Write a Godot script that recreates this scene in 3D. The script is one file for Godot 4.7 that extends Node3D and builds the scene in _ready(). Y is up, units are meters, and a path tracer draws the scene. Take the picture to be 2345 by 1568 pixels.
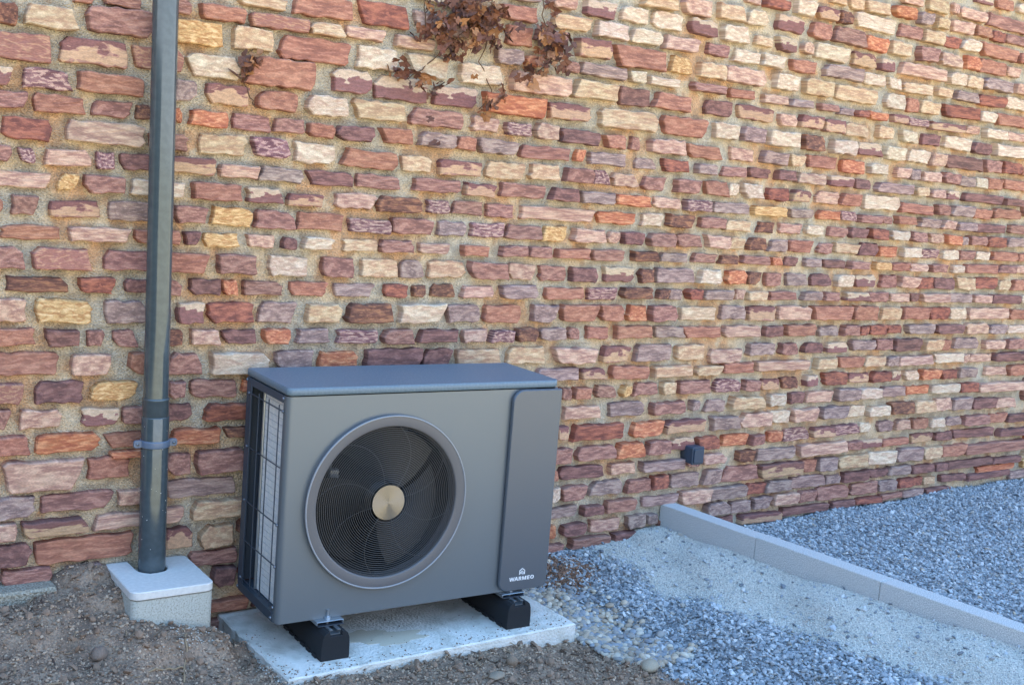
extends Node3D
# A heat pump on a concrete pad in front of a rubble stone wall, in the wall's shade.
# x runs along the wall, y up, z away from the wall towards the camera; metres.

# Stones of the wall, by colour: [left, right, centre height, height] in millimetres on the wall.
const STONES := {
	"red": [
		[323, 380, 2067, 15], [342, 542, 1823, 52], [215, 362, 1746, 48], [1049, 1261, 2165, 64], [721, 875, 2092, 42], [998, 1259, 2015, 72], [895, 1134, 1924, 85], [932, 1069, 1830, 58],
		[1119, 1216, 1745, 42], [97, 131, 1427, 49], [127, 297, 1349, 40], [533, 681, 1350, 38], [616, 775, 1267, 60], [715, 888, 1509, 51], [1095, 1277, 1427, 56], [1088, 1226, 1186, 46],
		[104, 232, 1023, 48], [90, 306, 937, 62], [531, 609, 930, 63], [109, 220, 675, 53], [470, 584, 671, 45], [406, 541, 581, 64], [252, 560, 312, 72], [1891, 2052, 2264, 48],
		[1923, 2042, 2179, 66], [1414, 1541, 1753, 48], [1731, 1818, 1752, 44], [1264, 1481, 1661, 56], [1794, 1915, 1345, 37], [1916, 2092, 1096, 62], [2472, 2744, 2174, 76], [2704, 2903, 2013, 59],
		[2758, 3017, 1917, 71], [2452, 2556, 1821, 47], [2926, 3126, 1820, 51], [3046, 3188, 1666, 56], [2251, 2416, 1348, 38], [2208, 2405, 1182, 42], [2301, 2483, 1100, 63], [2508, 2633, 1101, 64],
		[2449, 2564, 1015, 46], [2603, 2811, 1018, 47], [3011, 3243, 1014, 45], [2601, 2813, 839, 50], [2403, 2492, 756, 47], [2316, 2352, 405, 45], [4537, 4757, 401, 34], [3914, 4019, 321, 58],
		[5066, 5288, 319, 57], [3625, 3758, 2435, 65], [3515, 3678, 2261, 50], [3140, 3301, 2093, 35], [3706, 3908, 1834, 53], [3973, 4118, 1667, 53], [3642, 3797, 1427, 50], [3858, 4137, 1103, 62],
		[4158, 4353, 1103, 64], [3671, 3880, 1018, 49], [3276, 3477, 842, 42], [4100, 4290, 848, 49], [5039, 5194, 2771, 48], [4884, 5024, 2606, 47], [4950, 5284, 2519, 57], [5302, 5414, 2515, 45],
		[4963, 5199, 2435, 63], [4385, 4480, 2168, 60], [5177, 5497, 2176, 54], [5158, 5308, 1823, 51], [5321, 5587, 1828, 48], [4437, 4705, 1652, 46], [5081, 5251, 1654, 48], [5266, 5520, 1666, 49],
		[4415, 4564, 1587, 36], [5306, 5547, 1428, 44], [5565, 5690, 1428, 42], [4418, 4555, 1347, 38], [5060, 5364, 1353, 43], [5545, 5731, 1267, 55], [4565, 4786, 1104, 59], [5554, 5774, 1095, 49],
		[4938, 5021, 928, 49], [5623, 5858, 767, 53], [4762, 4906, 493, 50], [5495, 5666, 485, 47],
	],
	"mauve": [
		[414, 527, 2081, 31], [361, 567, 2018, 71], [611, 697, 2094, 41], [64, 192, 1746, 45], [385, 510, 1747, 47], [846, 980, 1748, 46], [997, 1105, 1750, 45], [571, 693, 1661, 49],
		[66, 151, 1584, 43], [373, 495, 1510, 51], [157, 228, 1431, 52], [657, 766, 1427, 49], [85, 194, 1268, 60], [436, 579, 1270, 58], [626, 695, 1183, 48], [939, 1084, 1425, 55],
		[814, 950, 1267, 59], [1203, 1331, 1265, 61], [912, 1055, 1186, 43], [658, 770, 926, 63], [659, 717, 838, 51], [743, 900, 836, 54], [392, 446, 1015, 44], [476, 548, 1014, 48],
		[114, 161, 759, 55], [514, 601, 756, 50], [663, 752, 576, 65], [773, 947, 577, 70], [264, 482, 475, 53], [146, 301, 243, 43], [759, 935, 228, 45], [1527, 1754, 1833, 58],
		[1324, 1500, 1583, 44], [1562, 1756, 1584, 44], [1950, 2168, 1589, 46], [1734, 1871, 1507, 45], [1895, 2019, 1505, 46], [1480, 1647, 1426, 52], [1993, 2167, 1426, 51], [1435, 1568, 1349, 40],
		[1973, 2092, 1349, 38], [2110, 2220, 1349, 39], [1831, 2012, 1267, 60], [1468, 1598, 1008, 47], [2980, 3108, 2264, 45], [2210, 2286, 2094, 35], [2907, 3101, 2095, 32], [2591, 2647, 1822, 48],
		[2035, 2277, 1747, 45], [2261, 2401, 1669, 55], [2682, 2807, 1664, 50], [2868, 3005, 1664, 51], [3037, 3198, 1511, 43], [2745, 2890, 1423, 51], [2912, 3054, 1427, 50], [2441, 2614, 1348, 41],
		[3021, 3161, 1351, 37], [2174, 2310, 1264, 57], [2792, 2940, 1101, 62], [2348, 2405, 1012, 43], [2333, 2387, 757, 48], [2526, 2629, 758, 49], [2745, 2875, 760, 48], [3008, 3198, 759, 53],
		[2853, 3053, 668, 48], [2307, 2417, 488, 57], [2449, 2665, 487, 53], [2851, 2979, 488, 55], [2385, 2517, 318, 55], [2752, 2890, 318, 55], [2640, 2809, 235, 48], [2295, 2415, 83, 28],
		[2454, 2675, 86, 40], [4236, 4352, 405, 41], [3355, 3596, 321, 65], [5291, 5895, 312, 54], [3915, 4047, 162, 51], [4054, 4305, 162, 63], [4323, 4547, 162, 57], [4579, 4759, 99, 26],
		[3789, 4011, 2436, 66], [3733, 3862, 2092, 29], [3144, 3293, 1747, 40], [3906, 4042, 1505, 43], [3842, 3952, 1423, 48], [3323, 3505, 1351, 36], [4092, 4230, 1345, 34], [3501, 3604, 1263, 54],
		[3543, 3727, 1185, 37], [3926, 4043, 1185, 37], [4095, 4216, 1015, 48], [3656, 3771, 926, 49], [3421, 3531, 754, 46], [3517, 3599, 484, 44], [4987, 5368, 2676, 58], [5170, 5390, 2603, 43],
		[4267, 4448, 2521, 55], [4428, 4584, 2430, 60], [5121, 5265, 1917, 59], [4759, 4889, 1827, 49], [4743, 4846, 1658, 50], [4118, 4285, 1580, 35], [4294, 4380, 1582, 35], [5436, 5650, 1585, 43],
		[4555, 4682, 1506, 44], [5065, 5220, 1506, 42], [4995, 5128, 1423, 45], [4744, 4885, 1347, 37], [5370, 5539, 1356, 40], [4355, 4487, 1268, 57], [4276, 4428, 1186, 44], [4380, 4518, 936, 53],
		[5558, 5734, 925, 52], [5233, 5476, 487, 50],
	],
	"brown": [
		[99, 161, 1994, 55], [524, 578, 1747, 39], [143, 328, 1188, 43], [1312, 1503, 1098, 63], [626, 709, 1016, 47], [1410, 1589, 1504, 50], [1586, 1640, 1182, 39], [1667, 1777, 1186, 43],
		[2075, 2185, 1012, 49], [2840, 2992, 1510, 49], [2655, 2801, 1349, 40], [2706, 2788, 1265, 53], [2617, 2786, 1187, 43], [2828, 2886, 1186, 40], [3439, 3548, 408, 51], [3810, 3890, 2519, 51],
		[3650, 3800, 1919, 62], [3416, 3520, 1506, 44], [3354, 3468, 1426, 52], [3188, 3298, 1349, 34], [3378, 3461, 1266, 56], [3695, 3811, 757, 50], [4568, 4763, 588, 58],
	],
	"cream": [
		[187, 330, 2003, 60], [850, 1013, 2148, 33], [1106, 1229, 2091, 36], [830, 972, 2023, 63], [736, 895, 1666, 60], [1152, 1289, 1099, 61], [766, 956, 405, 56], [790, 910, 308, 68],
		[1295, 1500, 1837, 60], [1499, 1628, 1659, 54], [1879, 2055, 1663, 57], [2085, 2234, 1671, 56], [1287, 1422, 1348, 41], [1362, 1509, 1266, 59], [1647, 1817, 1269, 57], [1804, 2004, 922, 56],
		[2043, 2230, 926, 62], [2586, 2773, 2411, 41], [2141, 2324, 2265, 49], [2938, 3097, 2171, 58], [2266, 2485, 2015, 62], [2412, 2726, 1915, 71], [2967, 3145, 921, 62], [2843, 3071, 837, 45],
		[3106, 3263, 833, 41], [2902, 2983, 760, 50], [4180, 4420, 321, 60], [4898, 5056, 321, 59], [4938, 5040, 160, 39], [3737, 3849, 2589, 28], [3871, 3975, 2594, 44], [3021, 3180, 2433, 58],
		[3262, 3374, 2338, 39], [3614, 3815, 2176, 61], [3847, 4143, 2174, 63], [3943, 4111, 2007, 54], [3575, 3667, 1828, 47], [3204, 3365, 1505, 43], [3239, 3336, 1424, 48], [3968, 4155, 1428, 44],
		[3380, 3510, 1183, 37], [3925, 4076, 847, 49], [3354, 3574, 671, 53], [3996, 4167, 2600, 48], [4464, 4638, 2681, 55], [4538, 4648, 2597, 45], [4453, 4614, 2519, 54], [4213, 4363, 2431, 58],
		[4863, 4999, 2339, 54], [4335, 4567, 2252, 46], [4615, 4737, 2258, 41], [4486, 4645, 2168, 55], [4185, 4310, 2014, 54], [4538, 4650, 1742, 39], [5010, 5174, 1267, 58], [5406, 5534, 1264, 48],
		[4392, 4552, 1100, 61], [4789, 4938, 930, 54], [4297, 4472, 849, 47], [4766, 4944, 588, 59],
	],
	"striped": [
		[34, 264, 1904, 71], [509, 667, 1918, 64], [892, 1097, 2089, 40], [224, 394, 1271, 59], [92, 204, 845, 60],
	],
	"plum_over_cream": [
		[288, 488, 1915, 71], [755, 901, 1832, 58], [617, 794, 1590, 48], [265, 419, 1426, 46], [1060, 1188, 1500, 37], [209, 407, 397, 46], [670, 770, 315, 63], [1660, 1854, 1658, 52],
		[1780, 1919, 1580, 43], [2263, 2435, 2179, 65], [2148, 2358, 1917, 56], [2543, 2687, 920, 63], [2427, 2562, 839, 41], [2329, 2389, 587, 49], [2947, 3188, 579, 51], [3607, 3912, 319, 60],
		[3500, 3790, 86, 39], [3659, 3800, 2518, 50], [3937, 4103, 2343, 57], [3203, 3433, 2017, 54], [3611, 3767, 2014, 52], [3778, 3928, 2012, 53], [3610, 3729, 1665, 49], [3407, 3590, 1100, 59],
		[3548, 3669, 754, 45], [4195, 4358, 765, 44], [3950, 4116, 493, 46], [4280, 4398, 2092, 35], [4599, 4882, 2086, 37], [4788, 4968, 409, 44],
	],
	"cream_over_plum": [
		[77, 146, 1814, 48], [1202, 1353, 1927, 71], [907, 1031, 1507, 47], [682, 773, 1100, 63], [385, 502, 755, 50], [1373, 1592, 1924, 76], [1621, 1807, 1920, 64], [2287, 2446, 2338, 55],
		[2860, 3012, 2345, 59], [2512, 2682, 1267, 55], [2999, 3135, 495, 51], [4362, 4534, 403, 38], [3390, 3573, 2437, 61], [3408, 3531, 2344, 54], [3863, 4044, 1753, 43], [4152, 4304, 1267, 54],
		[4084, 4264, 1187, 37], [3992, 4144, 928, 45], [3857, 3945, 763, 44], [4849, 5007, 2759, 24], [4139, 4237, 2340, 49], [4046, 4242, 1923, 54], [4806, 4923, 1739, 40], [4542, 4619, 767, 46],
	],
	"speckled": [
		[182, 317, 1817, 55], [917, 1048, 1670, 60], [176, 223, 1583, 38], [404, 464, 1584, 46], [1280, 1444, 1012, 44], [1947, 2066, 1827, 41], [1623, 1724, 1506, 44], [1306, 1469, 1420, 46],
		[1831, 1982, 1427, 50], [1956, 2058, 1007, 43], [2410, 2491, 1668, 52], [2934, 3085, 1583, 45], [2433, 2592, 1182, 43], [3233, 3402, 758, 54], [3107, 3176, 405, 40], [3987, 4100, 1587, 38],
		[3753, 3936, 493, 56], [4121, 4323, 496, 45], [4411, 4585, 2088, 33], [4664, 4817, 1422, 44],
	],
	"russet": [
		[124, 264, 1663, 58], [367, 470, 1188, 44], [789, 950, 1101, 62], [794, 964, 751, 51], [1294, 1490, 2174, 70], [1464, 1564, 1183, 42], [2785, 2925, 1747, 45], [3000, 3088, 1186, 42],
		[2417, 2695, 580, 61], [3160, 3304, 489, 52], [2894, 2998, 324, 54], [3526, 3656, 236, 49], [4719, 4836, 162, 44], [4846, 4934, 160, 41], [4369, 4572, 95, 29], [3301, 3452, 2511, 41],
		[4000, 4087, 2089, 30], [3442, 3579, 1663, 52], [4225, 4302, 1011, 42], [3995, 4170, 768, 56], [5040, 5156, 2598, 48], [4620, 4763, 2516, 49], [4983, 5227, 2259, 49], [4699, 5011, 2175, 57],
		[5287, 5467, 1921, 57], [4215, 4350, 1509, 48], [5226, 5406, 1506, 49], [4669, 4803, 1265, 53], [5188, 5400, 1274, 59], [4806, 4983, 1101, 60], [4309, 4449, 1013, 46], [4465, 4582, 1018, 38],
		[4373, 4529, 765, 48], [4974, 5113, 762, 44], [5164, 5336, 679, 49],
	],
	"pink": [
		[313, 551, 1669, 60], [248, 385, 1584, 45], [96, 268, 1509, 46], [331, 513, 1351, 40], [810, 943, 1582, 39], [1238, 1404, 1508, 49], [917, 1015, 1350, 40], [732, 829, 1016, 47],
		[102, 208, 1106, 63], [348, 467, 930, 64], [191, 322, 756, 55], [155, 381, 572, 88], [511, 619, 475, 49], [114, 192, 397, 47], [435, 731, 398, 45], [1448, 1605, 2092, 38],
		[1243, 1396, 2098, 36], [1959, 2245, 2009, 69], [1795, 1917, 1831, 48], [2059, 2422, 1507, 47], [1600, 1731, 1347, 36], [2025, 2153, 1267, 57], [1806, 1952, 1184, 41], [1825, 1931, 1011, 47],
		[2124, 2236, 2334, 39], [2813, 2972, 2424, 59], [2724, 2919, 2261, 50], [2091, 2196, 1830, 54], [2700, 2896, 1824, 54], [2509, 2652, 1666, 49], [2753, 2914, 1584, 42], [2325, 2492, 1425, 48],
		[2515, 2577, 1424, 46], [3086, 3234, 1427, 50], [2288, 2502, 920, 59], [3187, 3391, 900, 56], [2358, 2553, 671, 50], [2647, 2784, 406, 45], [3204, 3353, 410, 45], [3091, 3277, 235, 57],
		[2560, 2732, 151, 50], [3873, 4233, 407, 54], [3724, 3907, 164, 51], [3178, 3278, 2505, 27], [3570, 3635, 2345, 45], [3099, 3347, 2173, 62], [3353, 3515, 2092, 35], [3470, 3588, 2006, 48],
		[3186, 3329, 1827, 50], [3641, 3841, 1751, 43], [3792, 3955, 1667, 54], [3561, 3710, 1508, 41], [3316, 3372, 1187, 39], [3605, 3834, 1102, 60], [3257, 3489, 1016, 47], [3497, 3867, 845, 43],
		[3887, 4082, 678, 51], [3428, 3637, 583, 61], [3791, 3963, 590, 58], [4259, 4417, 2669, 31], [4668, 4712, 2686, 45], [4728, 4962, 2676, 46], [4688, 4865, 2603, 55], [4607, 4787, 2427, 56],
		[5220, 5340, 2434, 49], [4310, 4669, 2342, 55], [5302, 5455, 2349, 49], [4913, 5037, 2093, 38], [5298, 5520, 2092, 39], [4633, 4756, 1915, 57], [4367, 4479, 1827, 49], [4576, 4729, 1824, 45],
		[4666, 4790, 1739, 40], [4797, 4915, 1581, 41], [4725, 4846, 1504, 44], [4570, 4725, 1346, 37], [5550, 5708, 1357, 40], [4505, 4658, 1268, 52], [4450, 4611, 1185, 40], [4713, 4950, 1185, 42],
		[5183, 5347, 1185, 41], [5157, 5542, 1101, 56], [5146, 5356, 1016, 54], [5341, 5537, 922, 45], [4579, 4860, 848, 43], [5164, 5225, 846, 42], [5229, 5438, 846, 42], [5398, 5613, 767, 46],
		[5345, 5793, 673, 46], [4952, 5106, 592, 61], [5542, 5738, 575, 51], [4627, 4749, 495, 49],
	],
	"ochre": [
		[635, 799, 2019, 68], [292, 347, 1509, 48], [785, 929, 1428, 55], [764, 885, 1348, 39], [237, 405, 1104, 65], [411, 554, 842, 51], [2770, 2893, 2173, 61], [2170, 2292, 1426, 54],
		[2669, 2716, 758, 46], [3369, 3585, 1582, 42], [4284, 4413, 1347, 36],
	],
	"white": [
		[691, 860, 1917, 66], [1110, 1260, 1832, 61], [518, 688, 1508, 46], [1074, 1231, 1664, 65], [1123, 1234, 1349, 38], [997, 1142, 1266, 60], [804, 1016, 923, 69], [1293, 1452, 2018, 69],
		[1508, 1669, 2017, 67], [1724, 1913, 2015, 64], [1535, 1720, 1098, 65], [2481, 2628, 2341, 54], [2650, 2818, 2344, 64], [2353, 2518, 2263, 54], [2548, 2707, 2263, 51], [2546, 2629, 2095, 38],
		[2657, 2823, 2091, 31], [3063, 3221, 1922, 60], [2693, 2816, 1507, 48], [3064, 3192, 1268, 56], [2975, 3194, 1099, 56], [2325, 2375, 319, 55], [4427, 4667, 321, 61], [3497, 3636, 2523, 59],
		[3929, 4231, 2526, 62], [3203, 3328, 2432, 57], [3057, 3214, 2344, 61], [3668, 3897, 2345, 61], [3142, 3300, 2257, 49], [3316, 3458, 2259, 49], [3414, 3567, 2175, 62], [3416, 3610, 1918, 61],
		[3849, 4026, 1917, 59], [3199, 3267, 1666, 50], [3286, 3404, 1666, 56], [3746, 3873, 1508, 42], [4004, 4127, 1267, 52], [3613, 3728, 675, 53], [3642, 3781, 587, 58], [4218, 4357, 589, 53],
		[4326, 4427, 495, 47], [5229, 5348, 2772, 43], [4780, 4942, 2522, 52], [4699, 4836, 2337, 52], [4040, 4197, 2260, 49], [4225, 4317, 2259, 48], [5236, 5475, 2268, 54], [4214, 4373, 2172, 65],
		[5012, 5143, 2171, 49], [5071, 5279, 2088, 44], [4373, 4494, 2012, 52], [4734, 4972, 2012, 58], [5187, 5540, 2008, 57], [4263, 4420, 1918, 57], [4453, 4625, 1920, 56], [4154, 4291, 1832, 46],
		[5053, 5156, 1820, 47], [4152, 4436, 1667, 62], [4374, 4522, 1508, 43], [4492, 4644, 1423, 45], [4846, 4985, 1422, 45], [5139, 5280, 1425, 40], [4954, 5056, 1345, 38], [4988, 5132, 1101, 58],
		[5564, 5796, 1010, 43], [4886, 5158, 853, 44], [4651, 4773, 766, 49], [4286, 4466, 679, 50], [4903, 5158, 680, 44], [4387, 4562, 580, 48], [4925, 5058, 491, 44],
	],
	"lilac": [
		[639, 713, 1829, 61], [450, 590, 1429, 54], [947, 1105, 1582, 44], [1257, 1415, 1183, 41], [972, 1110, 1101, 67], [1121, 1247, 1016, 48], [1043, 1190, 926, 65], [450, 575, 1101, 65],
		[112, 244, 473, 62], [675, 914, 487, 55], [339, 469, 227, 51], [1522, 1735, 2173, 61], [1878, 2011, 2097, 51], [1568, 1718, 1753, 47], [1828, 2004, 1751, 47], [1679, 1805, 1426, 50],
		[1527, 1622, 1267, 60], [1988, 2159, 1186, 46], [1745, 1894, 1098, 62], [2293, 2527, 2097, 43], [2375, 2573, 1746, 44], [2632, 2741, 1743, 43], [2985, 3100, 1747, 40], [2350, 2529, 1583, 44],
		[2820, 2977, 1348, 36], [2806, 3026, 1269, 57], [2895, 2975, 1185, 43], [3101, 3284, 1185, 40], [2145, 2269, 1098, 62], [2205, 2335, 1013, 47], [2832, 3005, 1016, 44], [2730, 2936, 925, 66],
		[2201, 2416, 842, 46], [2615, 2808, 675, 57], [3096, 3138, 674, 41], [3195, 3318, 663, 49], [3239, 3423, 579, 57], [2832, 3087, 400, 41], [2541, 2723, 325, 54], [3010, 3196, 318, 59],
		[3231, 3343, 320, 63], [2312, 2476, 235, 43], [2859, 3078, 233, 42], [2766, 2883, 151, 51], [2891, 2948, 153, 42], [3570, 3847, 403, 52], [4027, 4172, 321, 62], [4681, 4894, 323, 66],
		[3282, 3524, 233, 55], [3659, 3834, 237, 49], [3841, 4103, 238, 55], [4111, 4231, 232, 43], [4615, 4802, 241, 43], [3265, 3413, 161, 54], [3431, 3569, 152, 52], [3580, 3708, 159, 53],
		[4556, 4711, 159, 54], [5798, 6021, 121, 43], [4768, 4948, 97, 34], [3743, 4011, 2265, 51], [3532, 3674, 2090, 30], [3881, 3982, 2086, 31], [3244, 3392, 1921, 60], [3380, 3548, 1828, 51],
		[3114, 3339, 1583, 44], [3609, 3774, 1583, 39], [3501, 3619, 1424, 53], [3757, 3873, 1349, 37], [3645, 3786, 1266, 53], [3765, 3894, 1187, 38], [3231, 3385, 1104, 58], [3921, 4062, 1013, 43],
		[3433, 3607, 929, 51], [4180, 4374, 936, 44], [4109, 4284, 680, 55], [4010, 4211, 592, 55], [4401, 4503, 2600, 50], [5012, 5261, 2348, 54], [4782, 4969, 2258, 45], [4485, 4569, 1826, 47],
		[4917, 5052, 1818, 46], [4230, 4513, 1745, 44], [4876, 5068, 1659, 52], [4612, 4782, 1583, 43], [4941, 5107, 1580, 42], [4987, 5046, 1501, 40], [5422, 5668, 1511, 47], [4950, 5167, 1187, 43],
		[4628, 4852, 1017, 45], [5367, 5521, 1012, 45], [5055, 5288, 932, 54], [4481, 4572, 846, 45], [5131, 5290, 766, 50], [4473, 4670, 680, 48], [5115, 5284, 588, 61], [4483, 4615, 494, 52],
		[5082, 5230, 488, 45],
	],
	"orange": [
		[640, 674, 1748, 39], [698, 824, 1747, 48], [835, 884, 1187, 44], [990, 1086, 1017, 49], [1210, 1372, 926, 55], [929, 1020, 840, 37], [244, 442, 673, 56], [475, 586, 626, 19],
		[684, 849, 672, 46], [1844, 2125, 1917, 68], [2019, 2090, 2094, 37], [2302, 2352, 1749, 45], [2536, 2729, 1584, 41], [2445, 2652, 1506, 45], [2656, 2759, 1101, 65], [2750, 2930, 577, 59],
		[2672, 2822, 488, 58], [2299, 2374, 153, 52], [5455, 5832, 180, 35], [3944, 4120, 1829, 55], [3817, 3974, 1585, 38], [3524, 3590, 1350, 33], [3238, 3367, 1269, 57], [3331, 3498, 490, 48],
		[3635, 3743, 489, 50], [4196, 4356, 2606, 49], [4016, 4180, 2429, 63], [4827, 4958, 2435, 58], [4097, 4236, 2088, 35], [4852, 4986, 1503, 45], [4304, 4447, 1422, 48], [4781, 4954, 767, 46],
		[4682, 4886, 681, 43],
	],
	"plum": [
		[1227, 1374, 1747, 45], [480, 584, 1587, 45], [695, 745, 1350, 37], [508, 582, 1188, 38], [1133, 1312, 1581, 45], [1042, 1096, 1347, 38], [722, 832, 1186, 48], [851, 967, 1015, 44],
		[659, 752, 759, 51], [266, 365, 1019, 47], [238, 386, 843, 63], [100, 237, 318, 61], [847, 930, 155, 61], [1622, 1797, 1010, 44], [1398, 1640, 930, 61], [1656, 1774, 926, 58],
		[2512, 2679, 2014, 64], [2997, 3164, 2017, 59], [2221, 2418, 1823, 51], [2202, 2333, 1586, 47], [2594, 2709, 1424, 48], [2332, 2467, 1263, 55], [2367, 2605, 406, 48], [2506, 2625, 230, 39],
		[2408, 2534, 152, 49], [2702, 2842, 90, 32], [4239, 4453, 236, 49], [4461, 4613, 236, 39], [4825, 5012, 232, 42], [5023, 5145, 231, 38], [5147, 5581, 230, 41], [5590, 5878, 223, 34],
		[5101, 5332, 157, 34], [5349, 5770, 145, 32], [3348, 3460, 94, 33], [3799, 4157, 91, 36], [4184, 4368, 91, 32], [4963, 5195, 97, 26], [3321, 3451, 1752, 40], [3499, 3620, 1754, 42],
		[4067, 4177, 1751, 43], [4067, 4194, 1508, 43], [3613, 3714, 1351, 37], [3894, 4062, 1348, 38], [3818, 3964, 1267, 52], [3530, 3657, 1014, 48], [3825, 3964, 928, 48], [3762, 3872, 677, 50],
		[4550, 4702, 2012, 50], [4992, 5158, 2002, 52], [4774, 5107, 1915, 60], [4975, 5322, 1738, 42], [5348, 5525, 1734, 36], [5109, 5388, 1578, 42], [4159, 4297, 1428, 57], [4809, 4991, 1264, 54],
		[4621, 4694, 1186, 38], [5353, 5641, 1184, 44], [4866, 5116, 1015, 43], [4531, 4752, 933, 57], [5452, 5838, 849, 44], [5299, 5536, 581, 56], [5682, 5933, 476, 44], [4996, 5162, 406, 42],
		[5168, 5560, 408, 43], [5613, 5955, 392, 39],
	],
}
# Patches of dead creeper on the wall: centre x, y, half width, half height, leaves.
const IVY := [[1.768, 2.237, 0.105, 0.051, 60], [1.753, 2.156, 0.137, 0.063, 75], [1.646, 2.094, 0.080, 0.036, 30], [1.613, 2.228, 0.109, 0.040, 30], [1.839, 2.217, 0.083, 0.074, 35], [1.557, 2.166, 0.069, 0.043, 18], [1.519, 2.110, 0.051, 0.021, 8], [2.074, 2.305, 0.044, 0.030, 6], [2.068, 2.219, 0.059, 0.034, 14], [2.127, 2.180, 0.075, 0.046, 28], [2.109, 2.115, 0.094, 0.047, 26], [2.124, 2.062, 0.085, 0.024, 10], [1.989, 2.038, 0.058, 0.039, 14], [1.448, 1.985, 0.046, 0.022, 10], [1.514, 1.953, 0.051, 0.033, 12], [1.576, 1.931, 0.026, 0.040, 8], [1.635, 1.967, 0.031, 0.018, 5], [1.421, 2.018, 0.024, 0.021, 3], [1.765, 2.023, 0.018, 0.022, 2], [1.889, 1.935, 0.057, 0.030, 7], [1.817, 1.908, 0.027, 0.030, 5], [1.810, 1.877, 0.032, 0.022, 4], [1.572, 1.827, 0.017, 0.011, 1], [1.629, 1.765, 0.027, 0.019, 2], [0.902, 1.970, 0.036, 0.020, 7], [0.879, 1.931, 0.021, 0.023, 7], [0.873, 1.893, 0.018, 0.017, 4]]
# Lie of the soil and the gravel: x, z, height.
const SOIL_POINTS := [[-1.5, 0.1, 0.2], [-0.3, 0.12, 0.19], [0.14, 0.12, 0.185], [0.3, 0.12, 0.2], [0.40, 0.06, 0.265], [0.45, 0.14, 0.215], [0.43, 0.3, 0.16], [0.47, 0.36, 0.145], [0.6, 0.36, 0.125], [0.74, 0.35, 0.1],
	[0.80, 0.3, 0.02], [0.83, 0.1, -0.05], [0.83, 0.2, -0.03], [0.84, 0.4, -0.02], [0.85, 0.55, -0.004], [0.9, 0.68, -0.006], [1.3, 0.68, -0.014], [1.7, 0.68, -0.025], [2.0, 0.69, -0.06],
	[0.3, 0.5, 0.105], [0.0, 0.5, 0.12], [-1.0, 0.8, 0.1], [0.6, 0.55, 0.055], [0.6, 0.9, 0.03], [1.3, 1.2, -0.01], [2.0, 1.1, -0.02], [-0.5, 1.5, 0.03]]
const GRAVEL_POINTS := [[2.1, 0.05, 0.045], [2.34, 0.03, 0.06], [2.69, 0.03, 0.072], [2.9, 0.06, 0.11], [2.95, 0.5, 0.12], [3.0, 1.15, 0.14], [3.05, 1.72, 0.158], [2.09, 0.25, -0.02], [2.15, 0.4, -0.02], [2.15, 0.62, -0.05],
	[2.08, 0.75, -0.06], [2.1, 0.95, -0.025], [2.45, 0.5, 0.02], [2.6, 1.0, 0.06], [2.6, 1.6, 0.09], [2.2, 1.5, 0.0], [2.6, 0.3, 0.06]]
const YARD_POINTS := [[3.1, 0.05, 0.05], [3.53, 0.03, 0.048], [4.5, 0.03, 0.065], [5.5, 0.03, 0.085], [6.5, 0.03, 0.07], [3.2, 0.6, 0.1], [3.3, 1.2, 0.135], [3.4, 2.0, 0.16], [4.2, 1.0, 0.1], [5.0, 1.2, 0.1], [4.5, 2.0, 0.12], [6.5, 1.5, 0.08]]
const KERB_X := 2.981
const KERB_SLOPE := 0.0935
const KERB_TOP := 0.215
const KERB_WIDE := 0.083
const CAM := Vector3(-0.606, 1.6207, 3.7846)

var rng := RandomNumberGenerator.new()
var noise := FastNoiseLite.new()
var mats := {}
var used := {}

func _ready() -> void:
	rng.seed = 4711
	noise.seed = 5
	noise.frequency = 1.0
	noise.fractal_octaves = 3
	# --- camera, sky, sun, exposure ---
	var cam := Camera3D.new()
	cam.name = "camera"
	add_child(cam)
	cam.position = CAM
	cam.rotation_order = EULER_ORDER_YXZ
	cam.rotation_degrees = Vector3(-7.898, -35.312, 4.629)
	cam.fov = 33.11
	cam.near = 0.05
	cam.far = 600.0
	cam.current = true
	var env := Environment.new()
	env.background_mode = Environment.BG_SKY
	var sm := ProceduralSkyMaterial.new()
	sm.sky_top_color = Color(0.42, 0.585, 0.775)
	sm.sky_horizon_color = Color(0.93, 0.90, 0.86)
	sm.sky_curve = 0.16
	sm.ground_bottom_color = Color(0.36, 0.31, 0.25)
	sm.ground_horizon_color = Color(0.70, 0.72, 0.72)
	sm.sky_energy_multiplier = 1.0
	var sky := Sky.new()
	sky.sky_material = sm
	env.sky = sky
	env.tonemap_mode = Environment.TONE_MAPPER_LINEAR
	env.tonemap_exposure = 4.8
	env.sdfgi_enabled = true
	env.ssao_enabled = true
	env.ssil_enabled = true
	var we := WorldEnvironment.new()
	we.name = "world_environment"
	we.environment = env
	add_child(we)
	var sun := DirectionalLight3D.new()
	sun.name = "sun"
	sun.light_energy = 1.6
	sun.light_color = Color(1.0, 0.93, 0.82)
	sun.light_angular_distance = 0.5
	sun.shadow_enabled = true
	add_child(sun)
	sun.look_at_from_position(Vector3.ZERO, Vector3(0.22, -0.81, 0.54), Vector3.UP)
	make_materials()
	# --- the large structure ---
	build_ground()
	build_wall()
	build_pad()
	build_kerb()
	# --- the things ---
	build_heat_pump()
	build_supports()
	build_downpipe()
	build_chamber()
	build_footing()
	build_socket()
	build_added_hedge()
	# --- small details ---
	build_creeper()
	build_scatter()

# ------------------------------------------------------------------ helpers
func numbered(n: String) -> String:
	if not used.has(n):
		used[n] = 0
		return n
	used[n] += 1
	return "%s_%03d" % [n, used[n]]

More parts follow.
